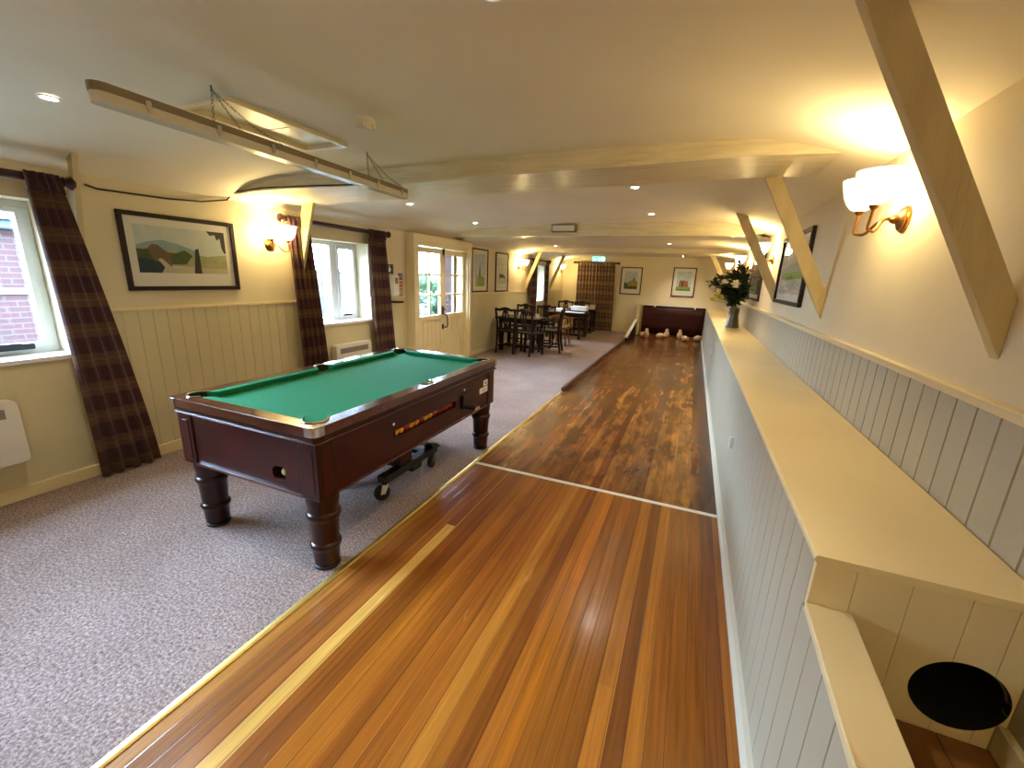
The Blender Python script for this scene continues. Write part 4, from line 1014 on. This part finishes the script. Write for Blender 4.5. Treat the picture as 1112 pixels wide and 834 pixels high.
b.poly([[(-t0, zb0+0.012), (t0, zb0+0.012), (t0, zb1), (-t0, zb1)], [(SY0, SZ0), (SY0, SZ1), (SY1, SZ1), (SY1, SZ0)]], lambda u, v, w: (w, u, v), bw-0.03, bw-0.008)
b.build('side_panel', M['mahog_red'], tb)
b = B(); b.box(bw-0.10, bw-0.095, SY0-0.01, SY1+0.01, SZ0-0.01, SZ1+0.02); b.box(bw-0.095, bw-0.031, SY0-0.01, SY1+0.01, SZ0-0.012, SZ0-0.004); b.box(bw-0.095, bw-0.031, SY0-0.02, SY0-0.01, SZ0-0.01, SZ1+0.02); b.box(bw-0.095, bw-0.031, SY1+0.01, SY1+0.02, SZ0-0.01, SZ1+0.02)
b.build('ball_tray', M['recess'], tb)
b = B()
for a in ((SY0-0.008, SY1+0.008, SZ1, SZ1+0.007), (SY0-0.008, SY1+0.008, SZ0-0.007, SZ0), (SY0-0.008, SY0, SZ0, SZ1), (SY1, SY1+0.008, SZ0, SZ1)): b.box(bw-0.009, bw-0.004, *a)
b.build('slot_frame', M['mahog'], tb)
b = B()
for s in (-1, 1):
    b.box(s*bw-0.004 if s > 0 else -bw-0.002, s*bw+0.002 if s > 0 else -bw+0.004, -t0, t0, zb0, zb0+0.014); b.box(-c0, c0, s*bl-0.004 if s > 0 else -bl-0.002, s*bl+0.002 if s > 0 else -bl+0.004, zb0, zb0+0.014)
b.build('bottom_bead', M['mahog_rail'], tb)
B().box(-bw+0.03, bw-0.03, -bl+0.03, bl-0.03, zb0, zb0+0.01).build('underside', M['darkwood'], tb)
# coin mechanism, locks, labels on the long side
cm = B().rbox(bw-0.008, bw+0.012, 0.40, 0.50, 0.50, 0.605, 0.01, 3, 'x').build('coin_mechanism', M['blackmetal'], tb, bevel=0.003)
B().box(bw+0.012, bw+0.10, 0.415, 0.475, 0.507, 0.524).build('coin_slide', M['blackmetal'], cm, bevel=0.003)
B().box(bw+0.095, bw+0.112, 0.41, 0.48, 0.504, 0.527).build('slide_grip', M['chrome'], cm, bevel=0.003)
for y, z in ((-0.40, 0.635), (0.445, 0.645)):
    B().lathe([(0.011, bw-0.008), (0.011, bw-0.002), (0.004, bw)], c=(0, y, z), n=14, axis='x').build('lock', M['chrome'], tb, smooth=True)
lab = B().box(bw-0.008, bw-0.0065, 0.705, 0.885, 0.545, 0.592).build('label_plate', M['paper'], tb); lab['label'] = 'wide white label'
b = B(); b.box(bw-0.0065, bw-0.006, 0.76, 0.785, 0.557, 0.575); b.box(bw-0.0065, bw-0.006, 0.80, 0.83, 0.562, 0.572); b.box(bw-0.0065, bw-0.006, 0.84, 0.87, 0.56, 0.564)
b.build('label_mark', M['greyprint'], lab)
lab = B().box(bw-0.008, bw-0.0065, 0.775, 0.85, 0.60, 0.648).build('label_plate', M['paper'], tb); lab['label'] = 'small white label'
b = B(); b.box(bw-0.0065, bw-0.006, 0.80, 0.83, 0.61, 0.636); b.build('label_mark', M['greyprint'], lab)
# legs
LEGP = [(0.052, 0.022), (0.062, 0.026), (0.066, 0.10), (0.072, 0.118), (0.077, 0.126), (0.077, 0.138), (0.071, 0.146), (0.066, 0.15), (0.072, 0.27), (0.078, 0.286), (0.084, 0.296), (0.084, 0.310), (0.078, 0.318), (0.074, 0.322), (0.074, 0.35), (0.080, 0.385), (0.080, 0.416)]
for sx in (-1, 1):
    for sy in (-1, 1):
        c = (sx*(bw-0.078), sy*(bl-0.085), 0)
        lg = B().lathe(LEGP, c=c, n=28).build('leg', M['mahog'], tb, smooth=True)
        B().lathe([(0.060, 0.0), (0.064, 0.004), (0.064, 0.016), (0.05, 0.024)], c=c, n=24).build('foot', M['black'], lg, smooth=True)
# balls in the tray and the cue ball (things of their own)
seq = 'YYRYYRYYRRRRR'
proto = {}
for i, k in enumerate(seq):
    y = TY + SY0 + 0.028 + i * 0.0525; p = (TX + bw - 0.0365, y, 0.5440)
    nth = ['first', 'second', 'third', 'fourth', 'fifth', 'sixth', 'seventh', 'eighth', 'ninth', 'tenth', 'eleventh', 'twelfth', 'last'][i]
    lb = '%s pool ball, %s from the near end of the row in the table slot' % ('yellow' if k == 'Y' else 'red', nth)
    if i == 12: lb = 'red pool ball in the table slot, last of the row by the coin slide'
    if k not in proto:
        proto[k] = tag(B().ball((0, 0, 0.0255), 0.0255, 18, 12).build('pool_ball', M['yellowball' if k == 'Y' else 'redball'], smooth=True), lb, 'pool ball', 'pool balls in the table slot'); proto[k].location = p
    else:
        q = proto[k].copy(); COL.objects.link(q); q.location = p; q['label'] = lb
tag(B().ball((0, 0, 0.0245), 0.0245, 18, 12).build('cue_ball', M['cueball'], smooth=True, loc=(TX + 0.235, TY - bl + 0.055, 0.473)), 'ivory cue ball in the return opening at the table end', 'pool ball')

# ------------------------------------------------------------------ wheeled trolley below the table
tr_ = thing('table_trolley', 'black wheeled lifting trolley parked under the pool table', 'trolley', (-1.80, 2.33, 0))
B().box(0.01, 0.08, -0.30, 0.33, 0.125, 0.178).build('long_bar', M['blackmetal'], tr_, bevel=0.004)
B().box(-0.36, 0.02, -0.06, -0.01, 0.13, 0.165).build('cross_bar', M['blackmetal'], tr_, bevel=0.004)
B().box(-0.36, 0.02, 0.20, 0.25, 0.13, 0.165).build('cross_bar', M['blackmetal'], tr_, bevel=0.004)
B().box(-0.40, -0.35, -0.30, 0.33, 0.125, 0.165).build('long_bar', M['blackmetal'], tr_, bevel=0.004)
B().box(0.0, 0.06, -0.12, 0.02, 0.165, 0.30).build('jack_block', M['mahog_red'], tr_, bevel=0.004)
B().box(0.01, 0.08, 0.0, 0.12, 0.085, 0.125).build('jack_foot', M['blackmetal'], tr_, bevel=0.01)
b = B().tube([(0.045, 0.30, 0.16), (0.045, 0.24, 0.22), (0.0, 0.05, 0.26)], 0.011); b.build('lever', M['steel'], tr_)
B().hexa([(0.0, 0.27, 0.165), (0.09, 0.27, 0.165), (0.09, 0.36, 0.165), (0.0, 0.36, 0.165), (0.01, 0.22, 0.235), (0.08, 0.22, 0.235), (0.08, 0.31, 0.205), (0.01, 0.31, 0.205)]).build('head', M['blackmetal'], tr_, bevel=0.004)
for x, y, sw, big in ((0.045, -0.27, -0.55, 1.0), (0.045, 0.31, 0.1, 0.95), (-0.375, -0.27, 0.3, 1.0), (-0.375, 0.31, -0.3, 0.95)):
    r = 0.055 * big
    cs = B().lathe([(0.022, 0.110), (0.022, 0.126)], c=(x, y, 0), n=14).build('caster', M['blackmetal'], tr_, smooth=True)
    M_ = Matrix.Rotation(sw, 4, 'Z'); Tm = Matrix.Translation((x, y, 0))
    b = B().lathe([(r*0.6, -0.013), (r*0.97, -0.013), (r, -0.008), (r, 0.008), (r*0.97, 0.013), (r*0.6, 0.013)], c=(0, 0, r), n=24, axis='x')
    o = b.build('wheel', M['black'], cs, smooth=True); o.data.transform(Tm @ M_ @ Matrix.Translation((0, -0.02, 0)))
    b = B()
    for s in (-1, 1): b.hexa([(s*0.019-0.002, -0.035, r-0.008), (s*0.019+0.002, -0.035, r-0.008), (s*0.019+0.002, -0.005, r-0.008), (s*0.019-0.002, -0.005, r-0.008), (s*0.019-0.002, -0.022, 0.112), (s*0.019+0.002, -0.022, 0.112), (s*0.019+0.002, 0.024, 0.112), (s*0.019-0.002, 0.024, 0.112)])
    b.box(-0.021, 0.021, -0.022, 0.024, 0.109, 0.113)
    o = b.build('fork', M['offwhite'] if y < 0 and x > 0 else M['steel'], cs); o.data.transform(Tm @ M_)

# ------------------------------------------------------------------ dining furniture at the far left
def refectory(loc, w, d, hgt, label, first=None):
    t = thing('dining_table', label, 'table', loc)
    B().box(-w/2, w/2, -d/2, d/2, hgt-0.032, hgt).build('table_top', M['darkwood'], t, bevel=0.006)
    B().box(-w/2+0.08, w/2-0.08, -d/2+0.07, -d/2+0.09, hgt-0.11, hgt-0.032).build('apron', M['darkwood'], t)
    B().box(-w/2+0.08, w/2-0.08, d/2-0.09, d/2-0.07, hgt-0.11, hgt-0.032).build('apron', M['darkwood'], t)
    for sx in (-1, 1):
        for sy in (-1, 1):
            c = (sx*(w/2-0.10), sy*(d/2-0.09), 0)
            B().lathe([(0.03, 0.0), (0.034, 0.04), (0.028, 0.12), (0.026, 0.14), (0.04, 0.30), (0.034, hgt-0.18), (0.026, hgt-0.16), (0.042, hgt-0.13), (0.042, hgt-0.032)], c=c, n=14).build('leg', M['darkwood'], t, smooth=True)
        B().box(sx*(w/2-0.10)-0.02, sx*(w/2-0.10)+0.02, -d/2+0.09, d/2-0.09, 0.05, 0.10).build('stretcher', M['darkwood'], t)
    B().box(-w/2+0.10, w/2-0.10, -0.02, 0.02, 0.05, 0.10).build('stretcher', M['darkwood'], t)
    return t
refectory((-3.26, 8.28, 0), 0.94, 0.66, 0.69, 'dark oak dining table nearest the glazed door, chairs around it')
refectory((-3.00, 10.85, 0), 1.06, 0.78, 0.67, 'dark dining table with white papers near the far window')
refectory((-2.92, 12.30, 0), 0.80, 0.55, 0.67, 'small dark table in front of the far check curtain')

def splat_chair(arms=False):
    t = thing('dining_chair', '', 'chair', (0, 0, 0))
    W = M['darkwood']
    b = B().hexa([(-0.19, -0.19, 0.42), (0.19, -0.19, 0.42), (0.23, 0.21, 0.42), (-0.23, 0.21, 0.42), (-0.19, -0.19, 0.46), (0.19, -0.19, 0.46), (0.23, 0.21, 0.46), (-0.23, 0.21, 0.46)])
    b.build('seat', W, t, bevel=0.012)
    for s in (-1, 1):
        B().hexa([(s*0.212-0.020, 0.168, 0), (s*0.212+0.020, 0.168, 0), (s*0.212+0.020, 0.207, 0), (s*0.212-0.020, 0.207, 0),
                  (s*0.205-0.021, 0.165, 0.42), (s*0.205+0.021, 0.165, 0.42), (s*0.205+0.021, 0.207, 0.42), (s*0.205-0.021, 0.207, 0.42)]).build('front_leg', W, t)
        B().tube([(s*0.18, -0.25, 0.0), (s*0.178, -0.21, 0.22), (s*0.178, -0.19, 0.44), (s*0.186, -0.20, 0.62), (s*0.198, -0.225, 0.78), (s*0.203, -0.245, 0.86)], [0.021, 0.023, 0.026, 0.024, 0.023, 0.021], 8).build('rear_leg', W, t, smooth=True)
    B().tube([(-0.222, -0.250, 0.875), (-0.203, -0.246, 0.872), (-0.12, -0.25, 0.86), (-0.05, -0.252, 0.885), (0, -0.252, 0.89), (0.05, -0.252, 0.885), (0.12, -0.25, 0.86), (0.203, -0.246, 0.872), (0.222, -0.25, 0.875)], [0.018, 0.023, 0.026, 0.029, 0.03, 0.029, 0.026, 0.023, 0.018], 8).build('crest_rail', W, t, smooth=True)
    hole = lambda cx, cz, rx, rz: [(cx + rx*math.cos(2*PI*k/10), cz + rz*math.sin(2*PI*k/10)) for k in range(10)]
    sp = [(-0.05, 0.50), (0.05, 0.50), (0.035, 0.56), (0.05, 0.64), (0.075, 0.72), (0.07, 0.78), (0.05, 0.83), (0.05, 0.87), (-0.05, 0.87), (-0.05, 0.83), (-0.07, 0.78), (-0.075, 0.72), (-0.05, 0.64), (-0.035, 0.56)]
    tl = lambda u, v, w: (u, w - 0.19 - 0.06*max(0, (v-0.5)/0.37), v)
    B().poly([sp, hole(-0.03, 0.755, 0.014, 0.05), hole(0.03, 0.755, 0.014, 0.05), hole(0, 0.63, 0.016, 0.03)], tl, -0.006, 0.006).build('splat', W, t)
    B().box(-0.17, 0.17, -0.20, -0.18, 0.47, 0.51).build('lower_rail', W, t)
    for s in (-1, 1): B().box(s*0.195-0.009, s*0.195+0.009, -0.20, 0.175, 0.12, 0.15).build('stretcher', W, t)
    B().box(-0.19, 0.19, -0.02, 0.0, 0.12, 0.15).build('stretcher', W, t)
    if arms:
        for s in (-1, 1):
            B().tube([(s*0.186, -0.20, 0.64), (s*0.23, -0.05, 0.66), (s*0.25, 0.10, 0.65), (s*0.245, 0.15, 0.62)], [0.014, 0.017, 0.02, 0.016], 8).build('arm_rest', W, t, smooth=True)
            B().tube([(s*0.245, 0.11, 0.64), (s*0.225, 0.08, 0.54), (s*0.215, 0.08, 0.44)], 0.014, 8).build('arm_support', W, t, smooth=True)
    return t
G = 'dark splat-back chairs around the dining tables'
c0_ = splat_chair(); c0_['group'] = G; c0_['label'] = 'dark splat-back chair nearest the glazed door, its back to the camera'; c0_.location = (-3.36, 7.86, 0); c0_.rotation_euler = (0, 0, 0.05)
dup(c0_, (-2.90, 7.80, 0), -0.22, 'dark splat-back chair at the lane-side end of the nearest table')
dup(c0_, (-3.52, 8.90, 0), PI - 0.05, 'dark splat-back chair behind the nearest table, back to the wall')
dup(c0_, (-3.00, 8.95, 0), PI + 0.1, 'dark splat-back chair beyond the nearest table, facing the camera')
dup(c0_, (-3.30, 11.50, 0), PI, 'dark splat-back chair behind the paper covered table, nearer the window')
dup(c0_, (-2.82, 11.55, 0), PI + 0.1, 'dark splat-back chair behind the white box on the far table')
ac = splat_chair(True); ac['label'] = 'dark armchair standing off the lane-side end of the nearest table'; ac['group'] = G; ac.name = 'dining_armchair'; ac['category'] = 'chair'
ac.location = (-2.66, 8.42, 0); ac.rotation_euler = (0, 0, PI/2 + 0.15)

cc = thing('captains_chair', 'spindle captain\'s chair with tan curved back rail between the tables', 'chair', (-2.70, 9.40, 0), 0.0)
W = M['midwood']
B().lathe([(0.19, 0.40), (0.215, 0.41), (0.215, 0.432), (0.19, 0.44)], n=28).build('seat', W, cc, smooth=True)
def ringp(a, r=0.25): return (r*math.cos(math.radians(a)), r*math.sin(math.radians(a)))
B().tube([(*ringp(a), 0.64) for a in range(170, 371, 10)], 0.018, 8).build('arm_rail', W, cc, smooth=True)
b = B(); ri = []
for a in range(215, 326, 5):
    k = math.cos(math.radians((a - 270) / 55 * 90)); x, y = ringp(a, 0.252); x2, y2 = ringp(a, 0.285); x3, y3 = ringp(a, 0.222)
    ri.append([b.bm.verts.new(q) for q in ((x3, y3, 0.652), (x2, y2, 0.652), (x2*1.03, y2*1.03, 0.665 + 0.055*k), (x3*1.05, y3*1.05, 0.665 + 0.055*k))])
for r, q in zip(ri, ri[1:]):
    for k in range(4): b.face([r[k], r[(k+1) % 4], q[(k+1) % 4], q[k]])
b.face(ri[0][::-1]); b.face(ri[-1]); b.build('back_rail', M['tanwood'], cc, smooth=True)
for a in range(185, 356, 24):
    x0_, y0_ = ringp(a, 0.185); x1_, y1_ = ringp(a, 0.248)
    B().tube([(x0_, y0_, 0.435), ((x0_+x1_)/2, (y0_+y1_)/2, 0.54), (x1_, y1_, 0.64)], [0.009, 0.013, 0.009], 8).build('spindle', M['tanwood'], cc, smooth=True)
for a in (45, 135, 225, 315):
    x0_, y0_ = ringp(a, 0.14); x1_, y1_ = ringp(a, 0.235)
    B().tube([(x0_, y0_, 0.405), ((x0_*2+x1_)/3, (y0_*2+y1_)/3, 0.28), ((x0_+x1_*2)/3, (y0_+y1_*2)/3, 0.14), (x1_, y1_, 0.0)], [0.016, 0.021, 0.016, 0.014], 8).build('leg', W, cc, smooth=True)
for s in (-1, 1): B().tube([(s*0.135, 0.13, 0.16), (s*0.135, -0.13, 0.16)], 0.010, 8).build('stretcher', W, cc, smooth=True)
B().tube([(-0.135, 0, 0.16), (0.135, 0, 0.16)], 0.010, 8).build('stretcher', W, cc, smooth=True)

# things on the tables
mug = thing('mug', 'small white mug on the nearest dark dining table', 'mug', (-2.90, 8.2, 0.69))
B().lathe([(0.030, 0.0), (0.036, 0.004), (0.038, 0.09), (0.035, 0.09), (0.033, 0.01)], n=18).build('cup', M['paper'], mug, smooth=True)
B().tube([(0.036, 0, 0.075), (0.058, 0, 0.07), (0.06, 0, 0.035), (0.036, 0, 0.022)], 0.005, 6).build('handle', M['paper'], mug, smooth=True)
tag(B().box(-0.14, 0.14, -0.10, 0.10, 0, 0.075).build('paper_stack', M['paper'], loc=(-3.15, 10.72, 0.67), bevel=0.004), 'low white stack of papers on the table near the far window', 'papers')
tag(B().box(-0.30, 0.30, -0.11, 0.11, 0, 0.012).build('paper_sheet', M['paper'], loc=(-2.80, 10.60, 0.67)), 'flat white sheet at the front edge of the far window table', 'paper')
bx = thing('storage_box', 'long white box with dark base on the table near the far window', 'box', (-2.68, 10.90, 0.67))
B().hexa([(-0.20, -0.12, 0.04), (0.20, -0.12, 0.04), (0.20, 0.12, 0.04), (-0.20, 0.12, 0.04), (-0.22, -0.14, 0.15), (0.22, -0.14, 0.15), (0.22, 0.14, 0.15), (-0.22, 0.14, 0.15)]).build('body', M['paper'], bx, bevel=0.006)
B().box(-0.20, 0.20, -0.12, 0.12, 0.0, 0.04).build('base', M['darkgrey'], bx)
cbx = thing('cream_carton', 'small cream carton on the small table by the check curtain', 'box', (-2.72, 12.30, 0.67))
B().box(-0.13, 0.13, -0.10, 0.10, 0.0, 0.12).build('body', M['offwhite'], cbx, bevel=0.003)
B().box(-0.135, 0.135, -0.105, 0.105, 0.12, 0.135).build('lid', M['tanwood'], cbx, bevel=0.003)

# ------------------------------------------------------------------ flowers on the ledge
VX, VY = 0.60, 7.28
va = thing('flower_vase', 'smoky green flared vase standing on the cream ledge', 'vase', (VX, VY, LZ))
B().lathe([(0.098, 0.0), (0.100, 0.008), (0.086, 0.07), (0.070, 0.16), (0.066, 0.21), (0.072, 0.27), (0.076, 0.30), (0.072, 0.30), (0.066, 0.26), (0.058, 0.20), (0.06, 0.03)], n=8, cap=True).build('vase_body', M['vase'], va, smooth=False)
def leafq(b, p, d, up, ln, wd):
    d = d.normalized(); s = d.cross(up).normalized(); m1 = p + d*ln*0.5 + up*ln*0.06
    v = [b.bm.verts.new(q) for q in (p, m1 + s*wd*0.5, p + d*ln, m1 - s*wd*0.5)]; c = b.bm.verts.new(m1 + up*wd*0.12)
    for i in range(4): b.face([v[i], v[(i+1) % 4], c])
def stemcurve(tip, base):
    tip, base = Vector(tip), Vector(base); m1 = base + Vector((0, 0, (tip.z-base.z)*0.55)) + (tip-base)*0.12
    return bez(base, base + Vector((0, 0, 0.12)), m1, tip, 8)
BASE = (VX, VY, LZ + 0.22)
def sprig(tip, label, seed, mt='leaf', dens=34, ln=0.10):
    rnd = random.Random(seed); bs = Vector(BASE) + Vector((rnd.uniform(-.04, .04), rnd.uniform(-.04, .04), 0))
    pts = stemcurve(tip, bs)
    t = thing('foliage_sprig', label, 'foliage', tuple(bs), 0, 'foliage sprigs in the ledge vase')
    B().tube(pts, 0.003, 5).build('stem', M['stem'], t, world=True)
    b = B()
    for k in range(dens):
        f = rnd.uniform(0.3, 1.0) ** 0.6; i = min(len(pts)-2, int(f*(len(pts)-1))); p = pts[i].lerp(pts[i+1], f*(len(pts)-1) - i)
        d = Vector((rnd.uniform(-1, 1), rnd.uniform(-1, 1), rnd.uniform(-.5, .9))); u = Vector((rnd.uniform(-.4, .4), rnd.uniform(-.4, .4), 1)).normalized()
        q = p + d.normalized() * rnd.uniform(0, 0.05)
        leafq(b, q, d, u, ln*rnd.uniform(.6, 1.15), ln*0.45)
    b.build('leaves', M[mt], t, world=True); return t
def blossom(tip, r, label, seed, mt='petal', layers=4):
    r *= 1.25
    rnd = random.Random(seed); bs = Vector(BASE) + Vector((rnd.uniform(-.04, .04), rnd.uniform(-.04, .04), 0)); tip = Vector(tip)
    t = thing('flower', label, 'flower', tuple(bs), 0, 'flowers in the ledge vase')
    pts = stemcurve(tip, bs); B().tube(pts, 0.003, 5).build('stem', M['stem'], t, world=True)
    ax = (pts[-1] - pts[-2]).normalized()
    b = B(); b.ball(tip, r*0.42, 10, 8)
    for ly in range(layers):
        n = 6 + ly*2; el = math.radians(75 - ly*32)
        for k in range(n):
            a = 2*PI*k/n + ly*0.5 + rnd.uniform(-.15, .15)
            d = Vector((math.cos(a)*math.cos(el), math.sin(a)*math.cos(el), math.sin(el))); s = Vector((-math.sin(a), math.cos(a), 0)); upv = d.cross(s)
            rr = r * (0.7 + 0.1*ly)
            v = [tip + d*rr*q0 + s*rr*q1 + upv*rr*q2 for q0, q1, q2 in ((.15, 0, 0), (.6, .34, -.06), (1.0, .22, .08), (1.06, 0, .14), (1.0, -.22, .08), (.6, -.34, -.06))]
            vv = [b.bm.verts.new(q) for q in v]; c = b.bm.verts.new(tip + d*rr*.6 + upv*rr*-.12)
            for i in range(6): b.face([vv[i], vv[(i+1) % 6], c])
    b.build('petals', M[mt], t, world=True, smooth=True); return t
for i, (dx, dy, z, mt, nm) in enumerate(((-0.34, 0.0, 1.50, 'leaf', 'dark leafy sprig reaching furthest over the lane'), (-0.24, 0.08, 1.58, 'leaf', 'dark leafy sprig leaning over the lane, second from the edge'), (-0.10, 0.05, 1.66, 'leaf2', 'tall olive sprig left of the bouquet centre'),
        (0.0, -0.02, 1.78, 'leaf2', 'tallest sprig in the middle of the bouquet'), (0.06, -0.10, 1.70, 'leaf', 'tall dark sprig right of the bouquet centre'), (0.05, -0.24, 1.60, 'leaf', 'dark sprig leaning to the lane wall'), (0.07, -0.28, 1.46, 'leaf', 'low dark sprig against the lane wall'),
        (-0.18, -0.06, 1.40, 'leaf', 'low dark sprig in front, below the cream roses'), (0.06, -0.10, 1.42, 'leaf', 'dark sprig low in front of the bouquet'), (-0.05, -0.1, 1.32, 'leaf', 'lowest leaves hanging over the vase rim'), (0.02, 0.12, 1.64, 'leaf2', 'olive sprig at the back near the lane wall'))):
    sprig((VX + dx * 1.12, VY + dy, z + 0.02), nm, 40 + i, mt, 150 if z < 1.7 else 100)
blossom((VX - 0.04, VY - 0.20, 1.50), 0.085, 'big cream rose at the front centre of the bouquet', 1)
blossom((VX - 0.17, VY - 0.13, 1.53), 0.032, 'cream rose just left of the big cream rose', 12)
blossom((VX - 0.26, VY - 0.06, 1.40), 0.05, 'small cream rose above the yellow flowers', 2)
blossom((VX - 0.20, VY - 0.05, 1.54), 0.045, 'small white rose high over the lane side', 3)
blossom((VX + 0.07, VY - 0.06, 1.60), 0.04, 'small cream rose high right of the centre', 4)
blossom((VX + 0.13, VY - 0.09, 1.70), 0.04, 'blush rose near the wall lamp', 5, 'petal_pink')
blossom((VX - 0.36, VY - 0.02, 1.43), 0.035, 'blush rose at the outer lane-side edge', 6, 'petal_pink')
blossom((VX + 0.10, VY - 0.10, 1.36), 0.028, 'tiny white flower low beside the vase neck', 7)
blossom((VX - 0.27, VY - 0.08, 1.33), 0.055, 'yellow flower drooping over the ledge edge', 8, 'petal_yellow', 3)
blossom((VX - 0.21, VY - 0.10, 1.29), 0.045, 'yellow flower nearest the vase', 9, 'petal_yellow', 3)
blossom((VX - 0.33, VY - 0.06, 1.27), 0.04, 'yellow flower lowest over the lane', 10, 'petal_yellow', 3)

# ------------------------------------------------------------------ outside
struct(B().box(-40, XL - 0.3, -20, 40, -0.25, -0.05).build('ground', M['patio'], world=True))
ho = thing('brick_outbuilding', 'pink brick outbuilding seen through the nearest window', 'building', (-9.5, 2.5, -0.05))
B().box(-10.5, -8.5, -4.0, 6.5, -0.05, 1.90).build('brick_wall', M['brick'], ho, world=True)
B().box(-8.5, -8.47, -4.0, 6.5, 1.02, 1.10).build('string_course', M['fascia'], ho, world=True)
B().box(-8.52, -8.30, -4.1, 6.6, 1.98, 2.12).build('fascia', M['fascia'], ho, world=True)
B().box(-8.50, -8.38, -4.1, 6.6, 1.86, 1.98).build('gutter', M['gutter'], ho, world=True, bevel=0.02)
B().hexa([(-8.25, -4.2, 2.12), (-8.25, 6.7, 2.12), (-10.6, 6.7, 2.12), (-10.6, -4.2, 2.12), (-9.3, -4.0, 2.75), (-9.3, 6.5, 2.75), (-9.5, 6.5, 2.75), (-9.5, -4.0, 2.75)]).build('roof', M['rooftile'], ho, world=True)
fe = thing('board_fence', 'pale board fence seen through the middle window', 'fence', (-9.6, 12.0, -0.05))
b = B(); boarding(b, 'y', -9.6, 1, 7.2, 22.0, -0.05, 1.42, pitch=0.18, g=0.03, d=0.02, th=0.03); b.box(-9.66, -9.6, 7.2, 22.0, -0.05, 1.42); b.build('boards', M['fence'], fe, world=True)
B().box(-9.68, -9.54, 7.2, 22.0, 1.42, 1.47).build('cap_rail', M['fencecap'], fe, world=True)
def bush(x, y, r, hgt, label, seed):
    rnd = random.Random(seed); t = thing('garden_bush', label, 'bush', (x, y, -0.05))
    B().tube([(0, 0, 0), (0.03, 0.02, hgt*0.5)], [0.05, 0.02], 6).build('stem', M['bark'], t)
    b = B()
    for k in range(900):
        d = Vector((rnd.gauss(0, 1), rnd.gauss(0, 1), rnd.gauss(0, 1))).normalized() * (rnd.uniform(0.45, 1.0))
        p = Vector((d.x*r, d.y*r, hgt*0.5 + d.z*hgt*0.5)); leafq(b, p, d + Vector((rnd.uniform(-.6, .6), rnd.uniform(-.6, .6), 0.2)), Vector((0, 0, 1)), 0.17, 0.10)
    b.build('leaves', M['hedge'], t)
bush(-6.6, 9.6, 0.8, 1.5, 'leafy green bush outside the door, nearer the frame', 1); bush(-7.3, 12.0, 1.0, 1.35, 'leafy green bush outside the door, farther off', 2); bush(-5.3, 8.6, 0.45, 1.1, 'small green bush outside, closest to the door glass', 3)

# ------------------------------------------------------------------ daylight
wd = bpy.data.worlds.new('overcast sky'); SC.world = wd; wd.use_nodes = True
nt = wd.node_tree; bg = nt.nodes.get('Background') or nt.nodes.new('ShaderNodeBackground')
bg.inputs[0].default_value = (0.50, 0.72, 1.0, 1); bg.inputs[1].default_value = 46.0
for nm, y0, y1, z0, z1 in (('daylight_portal', *W1), ('daylight_portal', *W2), ('daylight_portal', *W3), ('daylight_portal', 5.26, 6.68, 0.86, 1.8)):
    ld = bpy.data.lights.new(nm, 'AREA'); ld.shape = 'RECTANGLE'; ld.size = z1 - z0; ld.size_y = y1 - y0
    lo = bpy.data.objects.new(nm, ld); COL.objects.link(lo); lo.location = (-4.10, (y0+y1)/2, (z0+z1)/2); lo.rotation_euler = (0, -PI/2, 0)
    ld.cycles.is_portal = True

# ------------------------------------------------------------------ camera
Rw = ((0.9197677141660511, 0.12992680655871758, -0.3703327921143508), (0.39070864705482045, -0.21400624386419814, 0.8952921761658197), (0.037068923566096604, -0.9681530625498176, -0.24759956054294593))
cam = bpy.data.cameras.new('camera'); cam.sensor_fit = 'HORIZONTAL'; cam.sensor_width = 36.0; cam.lens = 456.0 / 1112 * 36; cam.clip_start = 0.05
co = bpy.data.objects.new('camera', cam); COL.objects.link(co)
mt = Matrix([[Rw[i][0], -Rw[i][1], -Rw[i][2], 0] for i in range(3)] + [[0, 0, 0, 1]]); mt.translation = Vector((0, 0, 1.5)); co.matrix_world = mt
SC.camera = co

vs = SC.view_settings
vs.view_transform = 'Standard'; vs.look = 'None'; vs.gamma = 1.0; vs.exposure = 1.18; vs.use_curve_mapping = False
SC.cycles.use_denoising = True; SC.cycles.max_bounces = 8; SC.cycles.diffuse_bounces = 4; SC.cycles.transparent_max_bounces = 12
SC.cycles.sample_clamp_indirect = 6.0; SC.cycles.caustics_reflective = False; SC.cycles.caustics_refractive = False
